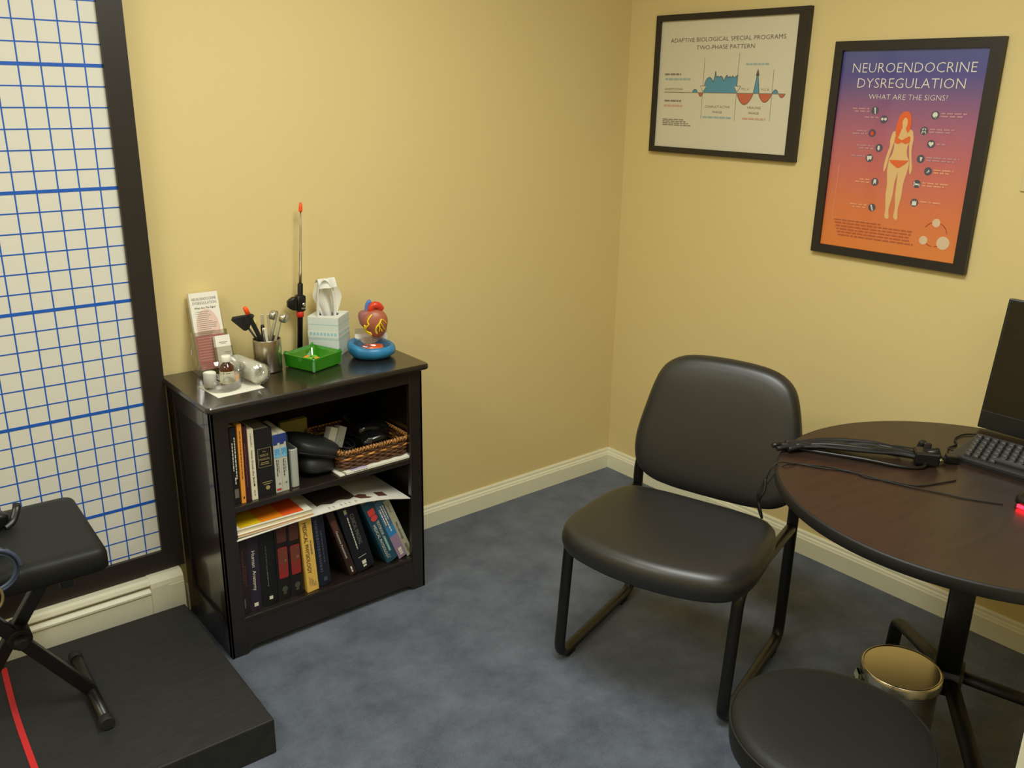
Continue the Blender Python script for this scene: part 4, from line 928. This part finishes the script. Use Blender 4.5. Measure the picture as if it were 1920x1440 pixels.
# ------------------------------------------------------------------ X-frame bench on the platform
bn = thing('folding_stool', 'black folding X-frame stool with padded square seat standing on the platform', 'stool', (-2.416, -.398, .1), (0, 0, math.radians(-2.0)))
q = B(); q.loft([[(x, y, z) for x, y in rrect(.196-i, .176-i, .024-i*.4, 5)] for i, z in ((.006, .424), (0, .430), (0, .462), (.003, .472), (.009, .479), (.03, .4815))], M_vinyl2); q.make('seat', bn)
for sx in (-1, 1):
    q = B(); q.box(sx*.122-.014, sx*.122+.014, -.12, .12, .402, .424, M_tube, .003); q.make('seat_rail', bn)
q = B(); q.box(.088, .118, -.165, -.135, .402, .424, M_tube, .004); q.make('bumper', bn)
for sx, yy_ in ((1, -.016), (-1, .016)):
    q = B(); x0, z0, x1, z1 = sx*.141, .022, -sx*.122, .412
    L = math.hypot(x1-x0, z1-z0); an = math.atan2(x1-x0, z1-z0)
    q.box(-.015, .015, -.013, .013, -L/2, L/2, M_tube, .003, X=T((x0+x1)/2, yy_, (z0+z1)/2) @ RY(an)); q.make('cross_leg', bn)
q = B(); q.lathe([(.024, -.034), (.027, -.030), (.027, .030), (.024, .034)], M_blkm, 20, T(.006, 0, .231) @ RX(PI/2)); q.lathe([(.014, .034), (.016, .036), (.016, .055), (.011, .058)], M_blkm, 14, T(.006, 0, .231) @ RX(PI/2)); q.make('pivot_knob', bn)
for sx in (-1, 1):
    q = B(); q.tube([(sx*.141, -.150, .0175), (sx*.141, .150, .0175)], .0145, M_tube, 14); ft = q.make('foot_bar', bn)
    for sy_ in (-1, 1):
        q = B(); q.lathe([(.014, 0), (.0172, .002), (.0172, .024), (.0150, .026)], M_rubber, 16, T(sx*.141, sy_*.145, .0175) @ RX(-sy_*PI/2)); q.make('end_cap', ft)
M_cbl = mat('cable_blue', (62, 72, 92), .4)
cc = thing('coiled_lead', 'grey-blue lead coiled in loops over the front edge of the folding stool', 'cable', (-2.43, -.57, .585))
def LC(pts): return [(x+2.43, y+.57, z-.585) for x, y, z in pts]
q = B(); pts = []
for k in range(60):
    a = k/60*2*PI*2.6; R = .052-.0002*k; pts.append((-2.458+R*math.cos(a), -.592-.006*math.cos(a*.37), .604+R*1.0*math.sin(a)))
q.tube(smooth(LC(pts), 3), .0042, M_cbl, 8); q.make('loop', cc)
q = B(); q.tube(smooth(LC([(-2.458+.05, -.590, .615), (-2.425, -.583, .64), (-2.420, -.52, .606), (-2.425, -.46, .592), (-2.45, -.40, .588), (-2.50, -.39, .586)]), 8), .0042, M_cbl, 8); q.make('tail', cc)
q = B(); q.tube(smooth(LC([(-2.50, -.60, .60), (-2.465, -.602, .585), (-2.450, -.602, .555), (-2.460, -.602, .525), (-2.50, -.602, .51)]), 8), .003, mat('wire_tan', (120, 104, 66), .5), 7); q.make('tan_wire', cc)
hs = thing('black_clip_device', 'small black clip-on device lying on the stool seat beside the coiled lead', 'device', (-2.385, -.325, .5818), (0, 0, math.radians(10)))
q = B(); pouch(q, -.030, 0, .022, .034, .026, .021, M_blk, 31, 0, 18); q.make('body', hs)
q = B(); q.tube(smooth([(-.01, -.02, .004), (.012, -.012, .012), (.028, .0, .034), (.034, .012, .040)], 5), .009, M_blk, 10, rr=None, r2=.004); q.make('jaw', hs)
q = B(); q.lathe([(.008, 0), (.0085, .003), (.006, .006), (.001, .0065)], M_chrome, 16, T(-.028, -.026, .026) @ RX(PI/2.2)); q.make('snap', hs)

# ------------------------------------------------------------------ framed posters on the right wall
def PX(s, z, d=0): return (-d, -s, z)      # s = distance from the corner along the right wall
def wall_frame(name, label, s0, s1, za, zb, w, inner, deco):
    o = thing(name, label, 'picture', (0, -(s0+s1)/2, (za+zb)/2))
    ox, oz = (s0+s1)/2, (za+zb)/2
    def L(s, z, d): return (-d, -(s-ox), z-oz)
    i0, i1, iz0, iz1 = inner
    for pts in (((s0, za), (s1, za), (i1, iz0), (i0, iz0)), ((s0, zb), (i0, iz1), (i1, iz1), (s1, zb)), ((s0, za), (i0, iz0), (i0, iz1), (s0, zb)), ((s1, za), (s1, zb), (i1, iz1), (i1, iz0))):
        q = B(); q.loft([[L(s, z, d) for s, z in pts] for d in (.001, .020)], M_frame, smooth=False); q.make('frame_bar', o)
    q = B(); deco(q, L, o); q.make('print', o)
    return o
def pp(q, L, pts, mt, d): q.add([L(s, z, d) for s, z in pts], [list(range(len(pts)))], mt)
def pl(q, L, a, b_, wd, mt, d):
    (x0, z0), (x1, z1) = a, b_; dx, dz = x1-x0, z1-z0; l = math.hypot(dx, dz) or 1; nx, nz = -dz/l*wd/2, dx/l*wd/2
    pp(q, L, [(x0+nx, z0+nz), (x1+nx, z1+nz), (x1-nx, z1-nz), (x0-nx, z0-nz)], mt, d)
def ptxt(q, L, st, s, z, size, mt, width=None, al='L', d=.0116):
    q.text(st, frameX((0, -1, 0), (0, 0, 1), L(s, z, d)), size, mt, width, al, thin=.014)
def greek(q, L, s0, s1, z, h, mt, seed, d=.0114):
    rnd = random.Random(seed); s = s0
    while s < s1-.004:
        l = min(rnd.uniform(.008, .026), s1-s); pp(q, L, [(s, z), (s+l, z), (s+l, z+h), (s, z+h)], mt, d); s += l+.004
Mp1 = mat('poster_paper', (222, 214, 188), .35, coat=.15)
Pk, Pl = mat('poster_ink', (92, 86, 74), .6), mat('poster_line', (140, 132, 112), .6)
Pb, Pbl, Pr, Prl = mat('poster_blue', (92, 152, 176), .6), mat('poster_sky', (160, 184, 180), .6), mat('poster_red', (206, 108, 76), .6), mat('poster_blush', (216, 168, 138), .6)
def deco1(q, L, o):
    pp(q, L, [(.160, 1.385), (.765, 1.385), (.765, 1.842), (.160, 1.842)], Mp1, .010)
    ptxt(q, L, 'ADAPTIVE BIOLOGICAL SPECIAL PROGRAMS', .216, 1.7605, .0150, Pk, .492); ptxt(q, L, 'TWO-PHASE PATTERN', .338, 1.734, .0150, Pk, .250)
    za = 1.588
    blue = [(.384, za), (.391, 1.607), (.386, 1.613), (.391, 1.628), (.397, 1.636), (.406, 1.641), (.415, 1.637), (.425, 1.625), (.429, 1.640), (.432, 1.661), (.437, 1.640), (.443, 1.645), (.450, 1.640), (.456, 1.645), (.464, 1.640), (.471, 1.628), (.477, 1.641), (.483, 1.648), (.489, 1.638), (.495, 1.644), (.502, 1.639), (.508, 1.646), (.513, 1.639), (.520, 1.642), (.529, 1.648), (.528, 1.612), (.529, za)]
    pp(q, L, blue, Pb, .0104)
    for i in range(3, len(blue)-1): pl(q, L, blue[i-1], blue[i], .0022, Pk, .0108)
    def arcp(s0, s1, dep, n=16): return [(s0+(s1-s0)*k/n, za-dep*math.sin(PI*k/n)**.75) for k in range(n+1)]
    for s0, s1, dp_, mt in ((.532, .600, .037, Pr), (.622, .675, .028, Pr), (.362, .383, .013, Pr), (.702, .727, .012, Pr), (.333, .358, -.012, Pb), (.676, .700, -.013, Pb)):
        a = arcp(s0, s1, dp_); pp(q, L, a, mt, .0104)
        for i in range(1, len(a)): pl(q, L, a[i-1], a[i], .0018, Pk, .0108)
    pp(q, L, [(.599, za), (.609, 1.655), (.613, 1.655), (.624, za)], Pb, .0104); pl(q, L, (.599, za), (.610, 1.655), .0018, Pk, .0108); pl(q, L, (.624, za), (.612, 1.655), .0018, Pk, .0108)
    pp(q, L, [(.604, 1.645), (.618, 1.645), (.611, 1.669)], Pk, .0110)
    pl(q, L, (.200, za), (.728, za), .0024, Pl, .0110)
    for s0, z0, z1 in ((.379, 1.707, 1.499), (.528, 1.720, 1.496), (.674, 1.665, 1.500)): pl(q, L, (s0, z0), (s0+.002, z1), .0016, Pl, .0106)
    for s0 in (.367, .516):
        pp(q, L, [(s0, 1.612), (s0+.031, 1.612), (s0+.0155, 1.590)], Pl, .0111); pp(q, L, [(s0+.003, 1.610), (s0+.028, 1.610), (s0+.0155, 1.593)], Mp1, .0113)
    for st, s0, z0, wd, mt in (('CONFLICT ACTIVE', .397, 1.5375, .110, Pk), ('PHASE', .433, 1.5195, .042, Pk), ('HEALING', .582, 1.538, .054, Pk), ('PHASE', .589, 1.520, .042, Pk), ('PCL A', .551, 1.598, .030, Pl), ('PCL B', .632, 1.598, .030, Pl), ('NORMOTONIA', .203, 1.5955, .086, Pk)): ptxt(q, L, st, s0, z0, .0080, mt, wd)
    for i, (s0, s1, z0, mt) in enumerate(((.198, .275, 1.648, Pl), (.202, .321, 1.631, Pbl), (.204, .284, 1.555, Pl), (.202, .291, 1.538, Prl), (.560, .658, 1.680, Pbl), (.390, .516, 1.502, Pbl), (.564, .660, 1.502, Prl))): greek(q, L, s0, s1, z0, .0060, mt, i)
    for i in range(4): greek(q, L, .201, .30+.012*i, 1.490-i*.0065, .0034, Pl, 20+i)
wall_frame('picture_frame', 'black framed white poster headed Adaptive Biological Special Programs', .147, .794, 1.372, 1.855, .022, (.1675, .7555, 1.3925, 1.834), deco1)
def grad_mat():
    m = bpy.data.materials.new('poster_gradient'); m.use_nodes = True; nt = m.node_tree; p = nt.nodes['Principled BSDF']
    p.inputs['Roughness'].default_value = .3; p.inputs['Coat Weight'].default_value = .5; p.inputs['Coat Roughness'].default_value = .05
    tc = nt.nodes.new('ShaderNodeTexCoord'); sx = nt.nodes.new('ShaderNodeSeparateXYZ'); nt.links.new(tc.outputs['Object'], sx.inputs[0])
    mr = nt.nodes.new('ShaderNodeMapRange'); mr.inputs[1].default_value = -.30; mr.inputs[2].default_value = .30; nt.links.new(sx.outputs['Z'], mr.inputs[0])
    r = nt.nodes.new('ShaderNodeValToRGB'); e = r.color_ramp.elements
    e[0].position = 0; e[0].color = lin((232, 134, 62)); e[1].position = 1; e[1].color = lin((82, 88, 146))
    for ps, c_ in ((.22, (224, 122, 72)), (.42, (206, 108, 98)), (.62, (176, 100, 122)), (.80, (118, 88, 138)), (.88, (84, 78, 148))):
        k = e.new(ps); k.color = lin(c_)
    nt.links.new(mr.outputs[0], r.inputs[0]); nt.links.new(r.outputs[0], p.inputs['Base Color']); return m
Mgr = grad_mat()
Pw, Pf, Phair, Pbik, Picn, Picw, Pt = mat('poster_white', (238, 230, 216), .5), mat('figure_skin', (232, 190, 128), .5), mat('figure_hair', (236, 104, 50), .5), mat('figure_bikini', (232, 106, 52), .5), mat('icon_dark', (84, 82, 96), .5), mat('icon_white', (228, 226, 210), .5), mat('poster_rust', (186, 98, 58), .6)
Pm = mat('poster_mauve', (196, 142, 150), .6); Po = mat('poster_peach', (232, 160, 120), .6)
def deco2(q, L, o):
    pp(q, L, [(.915, 1.112), (1.378, 1.112), (1.378, 1.728), (.915, 1.728)], Mgr, .010)
    ptxt(q, L, 'NEUROENDOCRINE', .962, 1.6535, .0300, Pw, .378); ptxt(q, L, 'DYSREGULATION', .984, 1.6095, .0300, Pw, .331); ptxt(q, L, 'WHAT ARE THE SIGNS?', 1.027, 1.5765, .0165, Pw, .244)
    def S(pts): return [(p.x, p.z) for p in smooth([(a, 0, b) for a, b in pts], 4)]
    fc = [0]
    def fig(pts, mt, d): 
        P_ = S(pts+[pts[0]])[:-1]; fc[0] += 1; pp(q, L, P_, mt, d+fc[0]*.00004)
    F = .0106
    fig([(1.121, 1.484), (1.116, 1.462), (1.117, 1.441), (1.111, 1.415), (1.107, 1.385), (1.109, 1.366), (1.115, 1.378), (1.117, 1.390), (1.120, 1.412), (1.126, 1.440), (1.131, 1.470)], Pf, F)
    fig([(1.183, 1.488), (1.188, 1.465), (1.187, 1.437), (1.192, 1.405), (1.197, 1.380), (1.193, 1.364), (1.188, 1.380), (1.187, 1.395), (1.180, 1.430), (1.176, 1.465)], Pf, F)
    fig([(1.121, 1.484), (1.140, 1.493), (1.152, 1.498), (1.166, 1.495), (1.183, 1.488), (1.178, 1.462), (1.173, 1.438), (1.176, 1.418), (1.183, 1.400), (1.153, 1.385), (1.121, 1.398), (1.128, 1.418), (1.131, 1.438), (1.128, 1.462)], Pf, F)
    fig([(1.121, 1.400), (1.120, 1.370), (1.126, 1.330), (1.126, 1.300), (1.132, 1.255), (1.133, 1.232), (1.140, 1.226), (1.147, 1.231), (1.143, 1.255), (1.149, 1.300), (1.149, 1.332), (1.153, 1.385)], Pf, F)
    fig([(1.153, 1.385), (1.156, 1.335), (1.157, 1.300), (1.162, 1.262), (1.161, 1.236), (1.168, 1.226), (1.175, 1.231), (1.172, 1.258), (1.177, 1.300), (1.177, 1.335), (1.184, 1.375), (1.183, 1.402)], Pf, F)
    fig([(1.152, 1.545), (1.138, 1.535), (1.131, 1.512), (1.129, 1.485), (1.137, 1.468), (1.144, 1.480), (1.148, 1.495), (1.160, 1.494), (1.167, 1.484), (1.174, 1.496), (1.174, 1.520), (1.166, 1.540)], Phair, F+.0005)
    fig([(1.153, 1.527), (1.147, 1.515), (1.149, 1.500), (1.151, 1.490), (1.143, 1.478), (1.158, 1.468), (1.167, 1.480), (1.160, 1.494), (1.163, 1.508), (1.161, 1.522)], Pf, F+.0005)
    pp(q, L, S([(1.131, 1.474), (1.142, 1.466), (1.153, 1.462), (1.164, 1.468), (1.176, 1.474), (1.178, 1.458), (1.166, 1.451), (1.154, 1.455), (1.142, 1.450), (1.130, 1.454)]), Pbik, F+.0008)
    pp(q, L, [(1.1225, 1.402), (1.1825, 1.404), (1.178, 1.396), (1.158, 1.381), (1.150, 1.380), (1.129, 1.393)], Pbik, F+.0008)
    iconsL = [(1.053, 1.544), (1.086, 1.519), (1.054, 1.478), (1.083, 1.435), (1.056, 1.403), (1.085, 1.333), (1.087, 1.255)]
    iconsR = [(1.242, 1.536), (1.216, 1.491), (1.243, 1.455), (1.219, 1.411), (1.247, 1.377), (1.219, 1.338), (1.22, 1.283)]
    def disc(s, z, r, mt, d, n=20): pp(q, L, [(s+r*math.cos(2*PI*k/n), z+r*math.sin(2*PI*k/n)) for k in range(n)], mt, d)
    glyph = {0: [(-.003, .009), (.002, .009), (.004, -.010), (.001, -.010)], 2: [(0, .008), (.006, -.001), (.004, -.007), (-.004, -.007), (-.006, -.001)], 3: [(-.004, .007), (.002, .006), (.003, -.004), (-.001, -.008), (-.005, -.002)], 4: [(-.008, .006), (.008, .007), (.007, -.004), (-.001, -.003), (-.003, -.009), (-.007, -.004)], 5: [(-.004, .008), (.004, .008), (.005, -.008), (.001, -.002), (-.005, -.008)], 6: [(-.006, .008), (-.001, .008), (.005, -.009), (.001, -.010)]}
    for i, (s, z) in enumerate(iconsL):
        disc(s, z, .0120, Picn, .0105)
        if i == 1:
            disc(s-.005, z+.001, .0042, Picw, .0109, 10); disc(s+.005, z+.001, .0042, Picw, .0109, 10)
        else: pp(q, L, [(s+a, z+b) for a, b in glyph[i]], mat('icon_red', (226, 72, 44), .5) if i == 2 else Picw, .0109)
        greek(q, L, s-.075+.012*(i % 3), s-.017, z+.003, .0042, Pm if i < 5 else Po, 40+i); 
        if i not in (1, 4): greek(q, L, s-.066, s-.017, z-.005, .0042, Pm if i < 5 else Po, 60+i)
    for i, (s, z) in enumerate(iconsR):
        disc(s, z, .0120, Picn, .0105)
        if i == 0: disc(s, z+.001, .0078, Picw, .0109, 9); pp(q, L, [(s, z-.004), (s+.004, z-.004), (s+.003, z-.010)], Picw, .0109)
        elif i == 2: pp(q, L, [(s, z-.008), (s+.008, z+.001), (s+.006, z+.006), (s+.002, z+.006), (s, z+.003), (s-.002, z+.006), (s-.006, z+.006), (s-.008, z+.001)], Picw, .0109)
        elif i == 1:
            for k in (-1, 1): pl(q, L, (s+k*.002, z+.008), (s+k*.006, z-.008), .0022, Picw, .0109); pl(q, L, (s+k*.006, z+.006), (s+k*.001, z-.004), .0015, Picw, .0109)
        elif i == 4: pl(q, L, (s-.004, z-.004), (s+.003, z+.004), .002, Picw, .0109); pl(q, L, (s, z-.004), (s+.005, z+.002), .0016, Picw, .0109)
        elif i == 5: pp(q, L, [(s-.008, z-.003), (s+.008, z-.003), (s+.008, z+.001), (s-.008, z+.002)], Picw, .0109); pl(q, L, (s-.008, z-.007), (s-.008, z+.006), .003, Picw, .0109); pl(q, L, (s+.008, z-.006), (s+.008, z+.002), .003, Picw, .0109)
        elif i == 6: pp(q, L, [(s-.007, z-.008), (s+.007, z-.008), (s+.007, z+.0), (s+.006, z+.007), (s+.003, z+.002), (s, z+.007), (s-.003, z+.002), (s-.006, z+.007)], Picw, .0109)
        else: pp(q, L, [(s-.003, z+.006), (s+.005, z+.005), (s+.002, z-.008), (s-.001, z-.004)], Picw, .0109)
        w_ = (.075, .072, .026, .098, .058, .078, .066)[i]
        greek(q, L, s+.017, s+.017+w_, z+.003 if i != 2 else z-.002, .0042, Pm if i < 4 else Po, 80+i)
        if i not in (2, 6): greek(q, L, s+.017, s+.017+w_*.85, z-.005, .0042, Pm if i < 4 else Po, 95+i)
    for i in range(6): greek(q, L, .963+.004*i, (1.125, 1.231, 1.225, 1.221, 1.228, 1.236)[i], 1.2035-i*.0095, .0044, Pt, 110+i)
    pl(q, L, (.957, 1.380), (.955, 1.205), .0014, Po, .0106); pl(q, L, (.955, 1.208), (1.10, 1.209), .0010, Po, .0106)
    for s, z, r in ((1.297, 1.231, .0125), (1.266, 1.176, .0130), (1.326, 1.175, .0195)): disc(s, z, r, mat('node_cream', (226, 196, 160), .5), .0109)
    for a0, a1 in ((150, 95), (85, 10), (-95, -150), (-60, -85)):
        for k in range(6):
            p0 = math.radians(a0+(a1-a0)*k/6); p1 = math.radians(a0+(a1-a0)*(k+1)/6)
            pl(q, L, (1.297+.036*math.cos(p0), 1.197+.036*math.sin(p0)), (1.297+.036*math.cos(p1), 1.197+.036*math.sin(p1)), .0018, mat('poster_crimson', (150, 40, 44), .5), .0107)
wall_frame('picture_frame', 'black framed purple to orange poster headed Neuroendocrine Dysregulation', .8965, 1.4057, 1.0938, 1.7454, .025, (.924, 1.3695, 1.1205, 1.7185), deco2)

sw = thing('light_switch', 'cream light switch plate on the right wall beside the purple to orange poster', 'light switch', (0, -1.5430, 1.400))
q = B(); q.box(-.006, -.0005, -.035, .035, -.057, .057, mat('switch_cream', (222, 204, 152), .4), .002); q.make('plate', sw)
q = B(); q.box(-.0068, -.0055, .0235, .0275, -.024, -.006, M_dark); q.box(-.011, -.005, -.008, .008, -.014, .014, mat('switch_cream', (222, 204, 152), .4), .002); q.make('toggle', sw)

# ------------------------------------------------------------------ cabinet whose edge shows in the corner
fc = thing('cabinet', 'cream cabinet barely showing in the bottom right corner beyond the black stool', 'cabinet', (-1.2145, -2.150, 0))
q = B(); q.box(.012, .415, -.46, 0, 0, .68, M_heat, .004); q.make('carcase', fc)
for z0, z1 in ((.02, .335), (.345, .665)):
    q = B(); q.box(0, .0125, -.455, -.0, z0, z1, M_heat, .003); dr = q.make('drawer', fc)
    q = B(); q.tube(fillet([(.002, -.28, z1-.06), (-.024, -.28, z1-.06), (-.024, -.18, z1-.06), (.002, -.18, z1-.06)], .01), .005, M_satin, 8); q.make('handle', dr)
